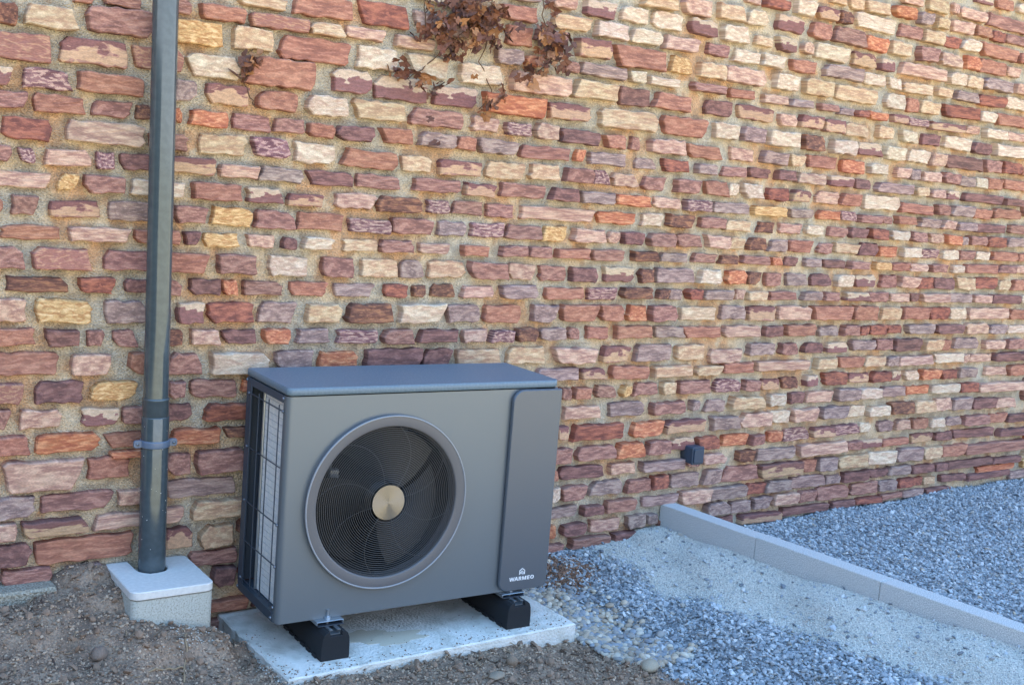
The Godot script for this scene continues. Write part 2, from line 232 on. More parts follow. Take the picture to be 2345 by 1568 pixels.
func thing(called: String, label: String, category: String, at := Vector3.ZERO, turn := 0.0, group := "") -> Node3D:
	var o := Node3D.new()
	o.name = numbered(called)
	add_child(o)
	o.position = at
	o.rotation.y = turn
	o.set_meta("label", label)
	o.set_meta("category", category)
	if group != "":
		o.set_meta("group", group)
	return o

func part(called: String, mesh: Mesh, m: Material, parent: Node) -> MeshInstance3D:
	var o := MeshInstance3D.new()
	o.name = called
	o.mesh = mesh
	o.material_override = m
	parent.add_child(o, true)
	return o

func begin(smooth := false) -> SurfaceTool:
	var st := SurfaceTool.new()
	st.begin(Mesh.PRIMITIVE_TRIANGLES)
	st.set_smooth_group(1 if smooth else -1)
	return st

func done(st: SurfaceTool) -> ArrayMesh:
	st.generate_normals()
	return st.commit()

# corners run anticlockwise seen from outside
func tri(st: SurfaceTool, a: Vector3, b: Vector3, c: Vector3) -> void:
	st.add_vertex(a)
	st.add_vertex(c)
	st.add_vertex(b)

func quad(st: SurfaceTool, a: Vector3, b: Vector3, c: Vector3, d: Vector3) -> void:
	tri(st, a, b, c)
	tri(st, a, c, d)

# A prism of polygon p (anticlockwise) in the plane of u, v at o, from depth d0 to d1 along u x v, its front and back edges bevelled.
func prism(st: SurfaceTool, p: PackedVector2Array, o: Vector3, u: Vector3, v: Vector3, d0: float, d1: float, bev := 0.0, smooth := false) -> void:
	var w := u.cross(v)
	var n := p.size()
	var ins := inset(p, bev) if bev > 0.0 else p
	var rings := []
	if bev > 0.0:
		rings = [[ins, d0], [p, d0 + bev], [p, d1 - bev], [ins, d1]]
	else:
		rings = [[p, d0], [p, d1]]
	st.set_smooth_group(2 if smooth else -1)
	for r in rings.size() - 1:
		for i in n:
			var j := (i + 1) % n
			var a0: Vector2 = rings[r][0][i]
			var a1: Vector2 = rings[r][0][j]
			var b0: Vector2 = rings[r + 1][0][i]
			var b1: Vector2 = rings[r + 1][0][j]
			var z0: float = rings[r][1]
			var z1: float = rings[r + 1][1]
			quad(st, o + u * a0.x + v * a0.y + w * z0, o + u * a1.x + v * a1.y + w * z0, o + u * b1.x + v * b1.y + w * z1, o + u * b0.x + v * b0.y + w * z1)
	st.set_smooth_group(-1)
	var ix := Geometry2D.triangulate_polygon(ins)
	for k in range(0, ix.size(), 3):
		var q := [ins[ix[k]], ins[ix[k + 1]], ins[ix[k + 2]]]
		if (q[1] - q[0]).cross(q[2] - q[0]) < 0.0:
			q.reverse()
		tri(st, o + u * q[0].x + v * q[0].y + w * d1, o + u * q[1].x + v * q[1].y + w * d1, o + u * q[2].x + v * q[2].y + w * d1)
		tri(st, o + u * q[0].x + v * q[0].y + w * d0, o + u * q[2].x + v * q[2].y + w * d0, o + u * q[1].x + v * q[1].y + w * d0)

func inset(p: PackedVector2Array, b: float) -> PackedVector2Array:
	var r := PackedVector2Array()
	var n := p.size()
	for i in n:
		var e0 := (p[i] - p[(i + n - 1) % n]).normalized()
		var e1 := (p[(i + 1) % n] - p[i]).normalized()
		var n0 := Vector2(-e0.y, e0.x)
		var n1 := Vector2(-e1.y, e1.x)
		var m := (n0 + n1)
		var l := maxf(m.length_squared() * 0.5, 0.35)
		r.append(p[i] + m * (b / l))
	return r

func rounded(x0: float, y0: float, x1: float, y1: float, r: Array, seg := 6) -> PackedVector2Array:
	# corner radii: bottom left, bottom right, top right, top left
	var out := PackedVector2Array()
	var cs := [Vector2(x0 + r[0], y0 + r[0]), Vector2(x1 - r[1], y0 + r[1]), Vector2(x1 - r[2], y1 - r[2]), Vector2(x0 + r[3], y1 - r[3])]
	for k in 4:
		var ns: int = seg if r[k] > 0.001 else 0
		for s in ns + 1:
			var a := PI + k * PI / 2 + (s * PI / 2 / maxi(ns, 1))
			out.append(cs[k] + Vector2(cos(a), sin(a)) * r[k])
	return out

func block(st: SurfaceTool, a: Vector3, b: Vector3, bev := 0.0) -> void:
	prism(st, PackedVector2Array([Vector2(a.x, a.y), Vector2(b.x, a.y), Vector2(b.x, b.y), Vector2(a.x, b.y)]), Vector3.ZERO, Vector3.RIGHT, Vector3.UP, a.z, b.z, bev)

func block_mesh(a: Vector3, b: Vector3, bev := 0.0) -> ArrayMesh:
	var st := begin()
	block(st, a, b, bev)
	return done(st)

func tube(st: SurfaceTool, pts: Array, r: float, n := 6, closed := false) -> void:
	st.set_smooth_group(3)
	var m := pts.size()
	var rings := []
	var ref := Vector3(0.31, 0.2, 0.93).normalized()
	for i in m:
		var p0: Vector3 = pts[(i + m - 1) % m] if closed else pts[maxi(i - 1, 0)]
		var p1: Vector3 = pts[(i + 1) % m] if closed else pts[mini(i + 1, m - 1)]
		var t := (p1 - p0).normalized()
		var a := t.cross(ref).normalized()
		var b := t.cross(a)
		var ring := []
		for k in n:
			var an := TAU * k / n
			ring.append(pts[i] + (a * cos(an) + b * sin(an)) * r)
		rings.append(ring)
	var last := m if closed else m - 1
	for i in last:
		var r0: Array = rings[i]
		var r1: Array = rings[(i + 1) % m]
		for k in n:
			var k1 := (k + 1) % n
			quad(st, r0[k], r1[k], r1[k1], r0[k1])
	if not closed:
		st.set_smooth_group(-1)
		for k in range(1, n - 1):
			tri(st, rings[0][0], rings[0][k], rings[0][k + 1])
			tri(st, rings[m - 1][0], rings[m - 1][k + 1], rings[m - 1][k])

# profile of [radius, height] turned about axis w from o
func lathe(st: SurfaceTool, prof: Array, o: Vector3, u: Vector3, v: Vector3, n := 48) -> void:
	var w := u.cross(v)
	st.set_smooth_group(4)
	for i in prof.size() - 1:
		for k in n:
			var a0 := TAU * k / n
			var a1 := TAU * (k + 1) / n
			var d0 := u * cos(a0) + v * sin(a0)
			var d1 := u * cos(a1) + v * sin(a1)
			var p0: Array = prof[i]
			var p1: Array = prof[i + 1]
			var A: Vector3 = o + d0 * p0[0] + w * p0[1]
			var B: Vector3 = o + d1 * p0[0] + w * p0[1]
			var C: Vector3 = o + d1 * p1[0] + w * p1[1]
			var D: Vector3 = o + d0 * p1[0] + w * p1[1]
			if p0[0] > 0.00001:
				tri(st, A, B, C)
			if p1[0] > 0.00001:
				tri(st, A, C, D)

func rnd(a: float, b: float) -> float:
	return rng.randf_range(a, b)

# ------------------------------------------------------------------ materials
func noise_tex(freq: float, oct: int, ramp: Array, size := 512, seed_ := 1, kind := FastNoiseLite.TYPE_SIMPLEX_SMOOTH) -> NoiseTexture2D:
	var n := FastNoiseLite.new()
	n.noise_type = kind
	n.frequency = freq
	n.fractal_octaves = oct
	n.seed = seed_
	var t := NoiseTexture2D.new()
	t.width = size
	t.height = size
	t.seamless = true
	t.noise = n
	var g := Gradient.new()
	var offs := PackedFloat32Array()
	var cols := PackedColorArray()
	for r in ramp:
		offs.append(r[0])
		cols.append(r[1])
	g.offsets = offs
	g.colors = cols
	t.color_ramp = g
	return t

func bump_tex(freq: float, oct: int, strength: float, size := 512, seed_ := 3) -> NoiseTexture2D:
	var n := FastNoiseLite.new()
	n.noise_type = FastNoiseLite.TYPE_SIMPLEX_SMOOTH
	n.frequency = freq
	n.fractal_octaves = oct
	n.seed = seed_
	var t := NoiseTexture2D.new()
	t.width = size
	t.height = size
	t.seamless = true
	t.noise = n
	t.as_normal_map = true
	t.bump_strength = strength
	return t

func mat(col: Color, rough: float, metal := 0.0) -> StandardMaterial3D:
	var m := StandardMaterial3D.new()
	m.albedo_color = col
	m.roughness = rough
	m.metallic = metal
	return m

func grained(ramp: Array, scale: float, freq: float, rough: float, bump: float, seed_: int, bump_freq := 0.05) -> StandardMaterial3D:
	var m := mat(Color.WHITE, rough)
	m.albedo_texture = noise_tex(freq, 5, ramp, 512, seed_)
	m.uv1_triplanar = true
	m.uv1_world_triplanar = true
	m.uv1_scale = Vector3.ONE * scale
	if bump > 0.0:
		m.normal_enabled = true
		m.normal_texture = bump_tex(bump_freq, 4, bump, 512, seed_ + 9)
		m.normal_scale = 1.0
	return m

func make_materials() -> void:
	mats.cabinet = grained([[0.3, Color8(104, 112, 117)], [0.7, Color8(109, 117, 122)]], 30.0, 0.15, 0.40, 0.25, 21, 0.2)
	mats.cabinet.metallic = 0.3
	mats.panel = grained([[0.3, Color8(92, 98, 105)], [0.7, Color8(97, 103, 110)]], 30.0, 0.15, 0.40, 0.25, 22, 0.2)
	mats.panel.metallic = 0.35
	mats.lid = grained([[0.25, Color8(96, 114, 126)], [0.6, Color8(101, 119, 131)], [0.8, Color8(112, 128, 139)]], 6.0, 0.03, 0.45, 0.8, 23, 0.2)  # same paint as the cabinet, tinted bluer for the skylight on top
	mats.frame = mat(Color8(62, 72, 82), 0.5)
	mats.dark = mat(Color8(9, 10, 11), 0.8)
	mats.ring = mat(Color8(92, 92, 94), 0.45)
	mats.pale_rim = mat(Color8(134, 138, 143), 0.3)
	mats.wire = mat(Color8(66, 67, 68), 0.45)
	mats.grille = mat(Color8(58, 66, 76), 0.45)
	mats.blade = mat(Color8(9, 10, 11), 0.5)
	mats.screw = mat(Color8(128, 134, 142), 0.35, 0.8)
	mats.zinc = mat(Color8(176, 184, 190), 0.32, 0.85)
	mats.cap = mat(Color8(138, 134, 126), 0.28, 0.8)
	mats.rubber = grained([[0.3, Color8(20, 22, 25)], [0.7, Color8(34, 36, 40)]], 8.0, 0.1, 0.85, 3.0, 24, 0.2)
	mats.print = mat(Color8(225, 228, 230), 0.5)
	mats.coil = grained([[0.3, Color8(214, 215, 214)], [0.55, Color8(228, 227, 222)], [0.75, Color8(238, 234, 225)]], 4.0, 0.02, 0.5, 0.0, 25)
	mats.pipe = grained([[0.3, Color8(76, 87, 92)], [0.7, Color8(83, 94, 99)]], 3.0, 0.02, 0.14, 0.0, 26, 0.01)
	mats.pipe.metallic = 0.3
	mats.clamp = mat(Color8(92, 108, 128), 0.3)
	mats.concrete = grained([[0.2, Color8(198, 195, 184)], [0.45, Color8(212, 210, 200)], [0.6, Color8(218, 215, 206)], [0.85, Color8(224, 221, 212)]], 1.6, 0.012, 0.85, 2.5, 27, 0.08)
	mats.lid_concrete = grained([[0.2, Color8(208, 207, 202)], [0.5, Color8(213, 212, 207)], [0.8, Color8(218, 217, 212)]], 5.0, 0.02, 0.8, 0.25, 28, 0.1)
	mats.chamber = grained([[0.20, Color8(110, 107, 96)], [0.30, Color8(164, 161, 148)], [0.6, Color8(178, 175, 162)], [0.85, Color8(190, 187, 176)]], 5.0, 0.05, 0.9, 3.0, 29, 0.06)
	mats.footing = grained([[0.2, Color8(116, 110, 96)], [0.5, Color8(156, 150, 134)], [0.8, Color8(182, 176, 160)]], 5.0, 0.04, 0.95, 9.0, 30, 0.05)
	mats.granite = grained([[0.30, Color8(140, 145, 146)], [0.5, Color8(190, 194, 193)], [0.68, Color8(220, 221, 219)]], 2.6, 0.16, 0.8, 2.0, 31, 0.16)
	mats.granite_top = grained([[0.3, Color8(160, 166, 172)], [0.7, Color8(190, 195, 200)]], 7.0, 0.16, 0.8, 2.0, 32, 0.16)
	mats.socket = mat(Color8(50, 64, 80), 0.4)
	mats.leaf = mat(Color.WHITE, 0.75)
	mats.leaf.vertex_color_use_as_albedo = true
	mats.stem = mat(Color8(96, 72, 52), 0.9)
	mats.splash = mat(Color8(214, 214, 208), 0.9)
	mats.vertex = mat(Color.WHITE, 0.92)
	mats.vertex.vertex_color_use_as_albedo = true
	mats.ground = grained([[0.25, Color8(190, 190, 190)], [0.5, Color8(225, 225, 225)], [0.75, Color8(255, 255, 255)]], 3.0, 0.05, 0.95, 10.0, 33, 0.06)
	mats.ground.vertex_color_use_as_albedo = true
	mats.field = grained([[0.3, Color8(158, 152, 120)], [0.7, Color8(184, 172, 140)]], 0.2, 0.03, 1.0, 0.0, 34)
	mats.timber = mat(Color8(120, 100, 78), 0.9)

func lin(r: int, g: int, b: int, k := 1.0) -> Color:
	var c := Color8(r, g, b).srgb_to_linear()
	return Color(c.r * k, c.g * k, c.b * k)

# ------------------------------------------------------------------ ground
func idw(pts: Array, x: float, z: float) -> float:
	var s := 0.0
	var w := 0.0
	for q in pts:
		var d: float = (x - q[0]) * (x - q[0]) + (z - q[1]) * (z - q[1]) + 0.0004
		var k := 1.0 / (d * d)
		s += q[2] * k
		w += k
	return s / w

func kerb_x(z: float) -> float:
	return KERB_X + KERB_SLOPE * z

# where the soil gives way to gravel
func soil_edge(z: float) -> float:
	return 2.06 + 0.05 * noise.get_noise_2d(z * 4.0, 3.0) + clampf((z - 0.65) * 1.2, 0.0, 0.07)

func ground_y(x: float, z: float) -> float:
	var y: float
	if x > kerb_x(z) + KERB_WIDE * 0.5:
		y = idw(YARD_POINTS, x, z)
		y += noise.get_noise_2d(x * 2.5, z * 2.5) * 0.012
	else:
		var e := soil_edge(z)
		var t := smoothstep(e - 0.12, e + 0.12, x)
		var a := idw(SOIL_POINTS, x, z) if t < 1.0 else 0.0
		var b := idw(GRAVEL_POINTS, x, z) if t > 0.0 else 0.0
		y = lerpf(a, b, t)
		y += noise.get_noise_2d(x * 3.0, z * 3.0) * 0.012 * (1.0 - t * 0.5)
		if t < 1.0:
			y += (1.0 - t) * (noise.get_noise_2d(x * 18.0 + 9.0, z * 18.0) * 0.016 + noise.get_noise_2d(x * 60.0, z * 60.0 + 4.0) * 0.005)
	if on_pad(x, z):
		y = minf(y, -0.02)
	return y

func sand_at(x: float, z: float) -> float:
	# the strip of pale bedding sand along the kerb
	var d := kerb_x(z) - x
	var wide := 0.42 + 0.10 * noise.get_noise_2d(z * 2.2, 8.0) - 0.05 * clampf(z - 1.0, 0.0, 1.0)
	return clampf(1.0 - (d - wide) / 0.12 + 0.5 * noise.get_noise_2d(x * 9.0, z * 9.0), 0.0, 1.0) if d > -0.02 else 0.0

func build_ground() -> void:
	var st := begin(true)
	var x0 := -2.2
	var x1 := 7.0
	var z0 := -0.03
	var z1 := 2.5
	var nx := 460
	var nz := 150
	var soil := lin(160, 135, 114)
	var soil2 := lin(138, 116, 98)
	var soil3 := lin(176, 151, 128)
	var grit := lin(150, 156, 160)
	var sand := lin(204, 204, 194)
	for j in nz + 1:
		var z := lerpf(z0, z1, float(j) / nz)
		for i in nx + 1:
			var x := lerpf(x0, x1, float(i) / nx)
			var y := ground_y(x, z)
			var rim := minf(minf((x - x0) / 0.4, (x1 - x) / 0.4), (z1 - z) / 0.3)
			if rim < 1.0:
				y = lerpf(-0.14, y, clampf(rim, 0.0, 1.0))
			var c: Color
			if x > kerb_x(z) + KERB_WIDE * 0.5:
				c = grit
			else:
				var t := smoothstep(-0.05, 0.05, x - soil_edge(z) + 0.05 * noise.get_noise_2d(x * 14.0, z * 14.0))
				var n1 := noise.get_noise_2d(x * 7.0, z * 7.0 + 40.0)
				var s := soil.lerp(soil2, clampf(n1 * 2.2, 0.0, 1.0)).lerp(soil3, clampf(-n1 * 2.2, 0.0, 1.0))
				c = s.lerp(grit, t).lerp(sand, sand_at(x, z))
			st.set_color(c)
			st.add_vertex(Vector3(x, y, z))
	for j in nz:
		for i in nx:
			var a := j * (nx + 1) + i
			var b := a + nx + 1
			for q in [a, a + 1, b, a + 1, b + 1, b]:
				st.add_index(q)
	var g := part("ground", done(st), mats.ground, self)
	g.set_meta("kind", "structure")
	# the open land round the house, as far as the horizon
	var f := begin()
	quad(f, Vector3(-250, -0.13, 250), Vector3(250, -0.13, 250), Vector3(250, -0.13, -250), Vector3(-250, -0.13, -250))
	var fo := part("terrain", done(f), mats.field, self)
	fo.set_meta("kind", "structure")

# ------------------------------------------------------------------ the stone wall
const KINDS := ["mauve", "lilac", "pink", "red", "russet", "orange", "cream", "white", "ochre", "plum", "brown", "cream_over_plum", "plum_over_cream", "speckled", "striped"]
const CELL_W := 192
const CELL_H := 96

func c8(r: int, g: int, b: int) -> Vector3:
	return Vector3(r, g, b)

func gray_noise(w: int, h: int, freq: float, oct: int, seed_: int, stretch := 1) -> PackedByteArray:
	var n := FastNoiseLite.new()
	n.noise_type = FastNoiseLite.TYPE_SIMPLEX_SMOOTH
	n.frequency = freq
	n.fractal_octaves = oct
	n.seed = seed_
	var im := n.get_image(w / stretch, h, false, false, true)
	if stretch > 1:
		im.resize(w, h, Image.INTERPOLATE_CUBIC)
	return im.get_data()

# Colours of the sandstone: four faces of each kind, side by side in one picture.
func stone_material() -> StandardMaterial3D:
	var w := CELL_W * 8
	var h := CELL_H * 8
	var la := gray_noise(w, h, 0.020, 3, 11, 2)
	var lb := gray_noise(w, h, 0.06, 3, 12, 3)
	var lc := gray_noise(w, h, 0.22, 2, 13, 2)
	var looks := {
		"mauve": [c8(150, 107, 95), c8(124, 87, 79), c8(172, 131, 115), 0],
		"lilac": [c8(150, 124, 116), c8(126, 104, 99), c8(174, 150, 138), 0],
		"pink": [c8(186, 148, 128), c8(162, 122, 108), c8(204, 170, 146), 0],
		"red": [c8(162, 110, 90), c8(140, 93, 78), c8(180, 130, 107), 0],
		"russet": [c8(138, 84, 70), c8(112, 68, 60), c8(168, 106, 84), 0],
		"orange": [c8(184, 114, 82), c8(160, 92, 70), c8(206, 148, 112), 0],
		"cream": [c8(194, 164, 130), c8(178, 140, 112), c8(204, 180, 148), 1],
		"white": [c8(200, 178, 152), c8(186, 156, 134), c8(210, 193, 170), 1],
		"ochre": [c8(200, 160, 108), c8(182, 134, 86), c8(212, 180, 134), 2],
		"plum": [c8(122, 85, 79), c8(102, 72, 68), c8(144, 105, 96), 0],
		"brown": [c8(124, 84, 70), c8(92, 62, 54), c8(160, 114, 84), 1],
		"cream_over_plum": [c8(196, 170, 144), c8(134, 93, 88), c8(154, 114, 106), 3],
		"plum_over_cream": [c8(130, 89, 84), c8(188, 152, 122), c8(150, 106, 100), 3],
		"speckled": [c8(118, 82, 84), c8(186, 154, 138), c8(150, 112, 110), 4],
		"striped": [c8(160, 112, 96), c8(190, 145, 116), c8(138, 95, 86), 2]}
	var data := PackedByteArray()
	data.resize(w * h * 3)
	for cell in 64:
		var kind: String = KINDS[mini(cell / 4, 14)]
		var q: Array = looks[kind]
		var b0: Vector3 = q[0]
		var b1: Vector3 = q[1]
		var b2: Vector3 = q[2]
		var mode: int = q[3]
		var cx := (cell % 8) * CELL_W
		var cy := (cell / 8) * CELL_H
		var ang := rnd(-0.5, 0.5) if mode != 1 else rnd(0.4, 2.6)
		var ca := cos(ang)
		var sa := sin(ang)
		var freq := rnd(0.05, 0.11)
		var cut := rnd(0.30, 0.55)
		var vein := rnd(0.0, 1.0) < 0.55
		var vein_at := rnd(108.0, 150.0)
		for y in CELL_H:
			for x in CELL_W:
				var k := (cy + y) * w + cx + x
				var a := float(la[k])
				var b := float(lb[k])
				var g := float(lc[k])
				var c := b0
				if mode == 3:
					var f := y / float(CELL_H) + (a - 128.0) * 0.0026 + (b - 128.0) * 0.0003
					c = b0 if f < cut else b1
					if f > cut and f < cut + 0.06:
						c = c.lerp(b2, 0.5)
					elif f > 0.93:
						c = c.lerp(b2, 0.6)
				elif mode == 4:
					c = b0.lerp(b2, clampf((a - 110.0) / 40.0, 0.0, 1.0)).lerp(b1, clampf((b + (g - 128.0) * 0.3 - 142.0) / 14.0, 0.0, 0.85))
				elif mode == 2:
					var s := sin(((-x * sa + y * ca) * freq * 2.0) + a * 0.05)
					c = b0.lerp(b1, clampf(s * 0.9 + 0.2, 0.0, 1.0)).lerp(b2, clampf((b - 150.0) / 50.0, 0.0, 0.8))
				else:
					c = b0.lerp(b1, clampf((a - 134.0) / 60.0, 0.0, 0.8)).lerp(b2, clampf((116.0 - a) / 60.0, 0.0, 0.8))
					c = c.lerp(b2, clampf((b - 158.0) / 40.0, 0.0, 0.6))
					if mode == 1:
						var s2 := sin((x * ca + y * sa) * freq + a * 0.04)
						c = c.lerp(b1, clampf(s2 * 0.9 - 0.25, 0.0, 0.4))
					if vein and absf(a * 0.6 + b * 0.4 - vein_at) < 1.3:
						c = c.lerp(b2, 0.7)
				var m := 1.0 + (g - 128.0) * 0.0009 + (b - 128.0) * 0.0009
				k *= 3
				data[k] = clampi(int(c.x * m), 0, 255)
				data[k + 1] = clampi(int(c.y * m), 0, 255)
				data[k + 2] = clampi(int(c.z * m), 0, 255)
	var img := Image.create_from_data(w, h, false, Image.FORMAT_RGB8, data)
	var m := mat(Color.WHITE, 0.88)
	m.albedo_texture = ImageTexture.create_from_image(img)
	m.vertex_color_use_as_albedo = true
	m.normal_enabled = true
	m.normal_texture = bump_tex(0.12, 3, 1.0, 1024, 44)
	m.normal_scale = 1.0
	return m

# One rough-hewn stone on the wall face, its front standing d proud of the mortar.
func add_stone(st: SurfaceTool, x0: float, x1: float, yc: float, h: float, d: float, kind: String, fine := true) -> void:
	var w := x1 - x0
	var o := Vector2((x0 + x1) * 0.5, yc)
	var hh := h * 0.5
	var hw := w * 0.5
	var tilt := rnd(-0.018, 0.018)
	var jy := minf(h * 0.07, 0.004)
	var jx := minf(w * 0.05, 0.006)
	var slant_l := rnd(-0.22, 0.22) * h if rng.randf() < 0.55 else 0.0
	var slant_r := rnd(-0.22, 0.22) * h if rng.randf() < 0.55 else 0.0
	var pts := PackedVector2Array()
	var nb := clampi(int(w / 0.028), 2, 9) if fine else 2
	var cuts := []
	for k in 4:
		cuts.append(rnd(0.10, 0.38) if rng.randf() < 0.35 else rnd(0.03, 0.10))
	var c0: float = cuts[0] * h
	var c1: float = cuts[1] * h
	var c2: float = cuts[2] * h
	var c3: float = cuts[3] * h
	for i in nb + 1:
		var t := float(i) / nb
		pts.append(Vector2(lerpf(-hw + c0 * 0.9 - slant_l, hw - c1 * 0.9 - slant_r, t), -hh + rnd(-jy, jy)))
	pts.append(Vector2(hw - slant_r * (1.0 - 2.0 * cuts[1]) + rnd(-jx, jx), -hh + c1))
	if fine:
		pts.append(Vector2(hw + rnd(-jx, jx), rnd(-0.1, 0.1) * h))
	pts.append(Vector2(hw + slant_r * (1.0 - 2.0 * cuts[2]) + rnd(-jx, jx), hh - c2))
	for i in nb + 1:
		var t := float(i) / nb
		pts.append(Vector2(lerpf(hw - c2 * 0.9 + slant_r, -hw + c3 * 0.9 + slant_l, t), hh + rnd(-jy, jy)))
	pts.append(Vector2(-hw + slant_l * (1.0 - 2.0 * cuts[3]) + rnd(-jx, jx), hh - c3))
	if fine:
		pts.append(Vector2(-hw + rnd(-jx, jx), rnd(-0.1, 0.1) * h))
	pts.append(Vector2(-hw - slant_l * (1.0 - 2.0 * cuts[0]) + rnd(-jx, jx), -hh + c0))
	var n := pts.size()
	var ki := KINDS.find(kind)
	var cell := ki * 4 + rng.randi() % 4
	var cu := float(cell % 8) / 8.0
	var cv := float(cell / 8) / 8.0
	var fx := -1.0 if rng.randf() < 0.5 else 1.0
	var tone := rnd(0.86, 1.10)
	var tint := Color(tone * rnd(0.96, 1.04), tone * rnd(0.97, 1.02), tone * rnd(0.95, 1.04))
	st.set_color(tint)
	var lean_x := rnd(-0.10, 0.10) * minf(1.0, 0.06 / maxf(w, 0.03))
	var lean_y := rnd(-0.14, 0.10)
	var bev := minf(0.0034, h * 0.09)
	var rings := []
	var specs := [[1.02, -0.03, 0.0], [1.0, d - bev * rnd(0.6, 1.3), 0.0], [1.0, d, bev], [1.0, d, hh * 0.55]]
	for s in 4:
		var ring := []
		for i in n:
			var q := pts[i]
			var ins: float = specs[s][2]
			if ins > 0.0:
				q = Vector2(signf(q.x) * maxf(absf(q.x) - ins, 0.0), q.y * maxf(1.0 - ins / hh, 0.05))
			q *= float(specs[s][0])
			var z: float = specs[s][1]
			if s >= 1:
				z += lean_x * q.x + lean_y * q.y
			if s == 1:
				z -= rnd(0.0, 0.0012) + (rnd(0.0, 0.010) if rng.randf() < 0.07 else 0.0)
			elif s == 2:
				z += rnd(-0.0007, 0.0007)
			elif s == 3:
				z += rnd(-0.0008, 0.0010)
			ring.append(Vector3(q.x, q.y, maxf(z, 0.002) if s > 0 else z))
		rings.append(ring)
	var ct := cos(tilt)
	var sn := sin(tilt)
	var verts := []
	var uvs := []
	for s in 4:
		for i in n:
			var q: Vector3 = rings[s][i]
			uvs.append(Vector2(cu + (0.5 + fx * clampf(q.x / w, -0.49, 0.49) * 0.96) / 8.0, cv + (0.5 - clampf(q.y / h, -0.49, 0.49) * 0.94) / 8.0))
			verts.append(Vector3(o.x + q.x * ct - q.y * sn, o.y + q.x * sn + q.y * ct, q.z))
	for s in 3:
		for i in n:
			var j := (i + 1) % n
			for k in [s * n + i, (s + 1) * n + j, s * n + j, s * n + i, (s + 1) * n + i, (s + 1) * n + j]:
				st.set_uv(uvs[k])
				st.add_vertex(verts[k])
	# close the front between the lower and the upper run of the inner ring
	var lo := nb + 1
	for i in range(1, n - 1):
		for k in [3 * n, 3 * n + i + 1, 3 * n + i]:
			st.set_uv(uvs[k])
			st.add_vertex(verts[k])

func hits(list: Array, r: Rect2) -> bool:
	for q in list:
		if r.intersects(q):
			return true
	return false

func build_wall() -> void:
	var wx0 := -2.6
	var wx1 := 9.0
	var wy0 := -0.14
	var wy1 := 4.3
	var wall := thing("stone_wall", "long rubble wall of pink, mauve and cream sandstone in sandy mortar", "wall")
	var sm := stone_material()
	# core
	part("core", block_mesh(Vector3(wx0, wy0, -0.55), Vector3(wx1, wy1, -0.035)), mats.footing, wall)
	# stones traced from their places
	var list := []
	for kind in KINDS:
		for q in STONES[kind]:
			var x0: float = q[0] * 0.001 + 0.0015
			var x1: float = q[1] * 0.001 - 0.002
			var y: float = q[2] * 0.001
			var h: float = q[3] * 0.001 * 1.10
			var dist := Vector3((x0 + x1) * 0.5, y, 0.0).distance_to(CAM)
			list.append([(x1 - x0) * h / (dist * dist), x0, x1, y, h, kind])
	list.sort_custom(func(a, b): return a[0] > b[0])
	var rest := begin()
	var boxes := {}
	for i in list.size():
		var q: Array = list[i]
		var d := rnd(0.017, 0.042)
		if i < 300:
			var st := begin()
			add_stone(st, q[1], q[2], q[3], q[4], d, q[5])
			part("stone", done(st), sm, wall)
		else:
			add_stone(rest, q[1], q[2], q[3], q[4], d, q[5])
		var bx := Rect2(q[1] - 0.012, q[3] - q[4] * 0.5 - 0.012, q[2] - q[1] + 0.024, q[4] + 0.024)
		for kx in range(floori(bx.position.x), floori(bx.end.x) + 1):
			if not boxes.has(kx):
				boxes[kx] = []
			boxes[kx].append(bx)
	# the rest of the wall, course by course, wherever no stone is set yet
	var pick := ["mauve", "mauve", "mauve", "lilac", "lilac", "pink", "pink", "red", "red", "russet", "orange", "cream", "white", "plum", "brown", "ochre", "plum_over_cream", "cream_over_plum"]
	var fresh := []
	var y := wy0 + 0.03
	while y < wy1 - 0.06:
		var ch := rnd(0.042, 0.062)
		var x := wx0 + rnd(0.0, 0.1)
		while x < wx1 - 0.1:
			var w := rnd(0.07, 0.22)
			var r := Rect2(x, y, w, ch)
			var clash := false
			for kx in range(floori(x), floori(x + w) + 1):
				if boxes.has(kx) and hits(boxes[kx], r):
					clash = true
					break
			if not clash:
				add_stone(rest, x, x + w, y + ch * 0.5, ch - rnd(0.0, 0.008), rnd(0.014, 0.034), pick[rng.randi() % pick.size()], false)
				if x > 0.4 and x < 2.7 and y < 1.0:
					fresh.append(Rect2(x - 0.010, y - 0.010, w + 0.020, ch + 0.020))
				x += w + rnd(0.012, 0.03)
			else:
				x += 0.02
		y += ch + rnd(0.016, 0.026)
	# small stones in the gaps behind the heat pump
	for q in fresh:
		for kx in range(floori(q.position.x), floori(q.end.x) + 1):
			if not boxes.has(kx):
				boxes[kx] = []
			boxes[kx].append(q)
	y = -0.06
	while y < 0.92:
		var gx := 0.85
		while gx < 2.5:
			var gw := rnd(0.05, 0.13)
			var gh := rnd(0.034, 0.052)
			var gr := Rect2(gx - 0.006, y - 0.004, gw + 0.012, gh + 0.008)
			var free := true
			for kx in range(floori(gr.position.x), floori(gr.end.x) + 1):
				if boxes.has(kx) and hits(boxes[kx], gr):
					free = false
					break
			if free:
				add_stone(rest, gx, gx + gw, y + gh * 0.5, gh, rnd(0.014, 0.034), pick[rng.randi() % pick.size()], false)
				var keep := Rect2(gx - 0.010, y - 0.010, gw + 0.020, gh + 0.020)
				for kx in range(floori(keep.position.x), floori(keep.end.x) + 1):
					if not boxes.has(kx):
						boxes[kx] = []
					boxes[kx].append(keep)
				gx += gw
			gx += 0.012
		y += 0.012
	var ro := part("remaining_stones", done(rest), sm, wall)
	ro.set_meta("kind", "stuff")
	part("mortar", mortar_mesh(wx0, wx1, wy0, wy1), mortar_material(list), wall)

const M_X0 := -0.2
const M_Y0 := -0.14
const M_W := 6.6
const M_H := 3.3

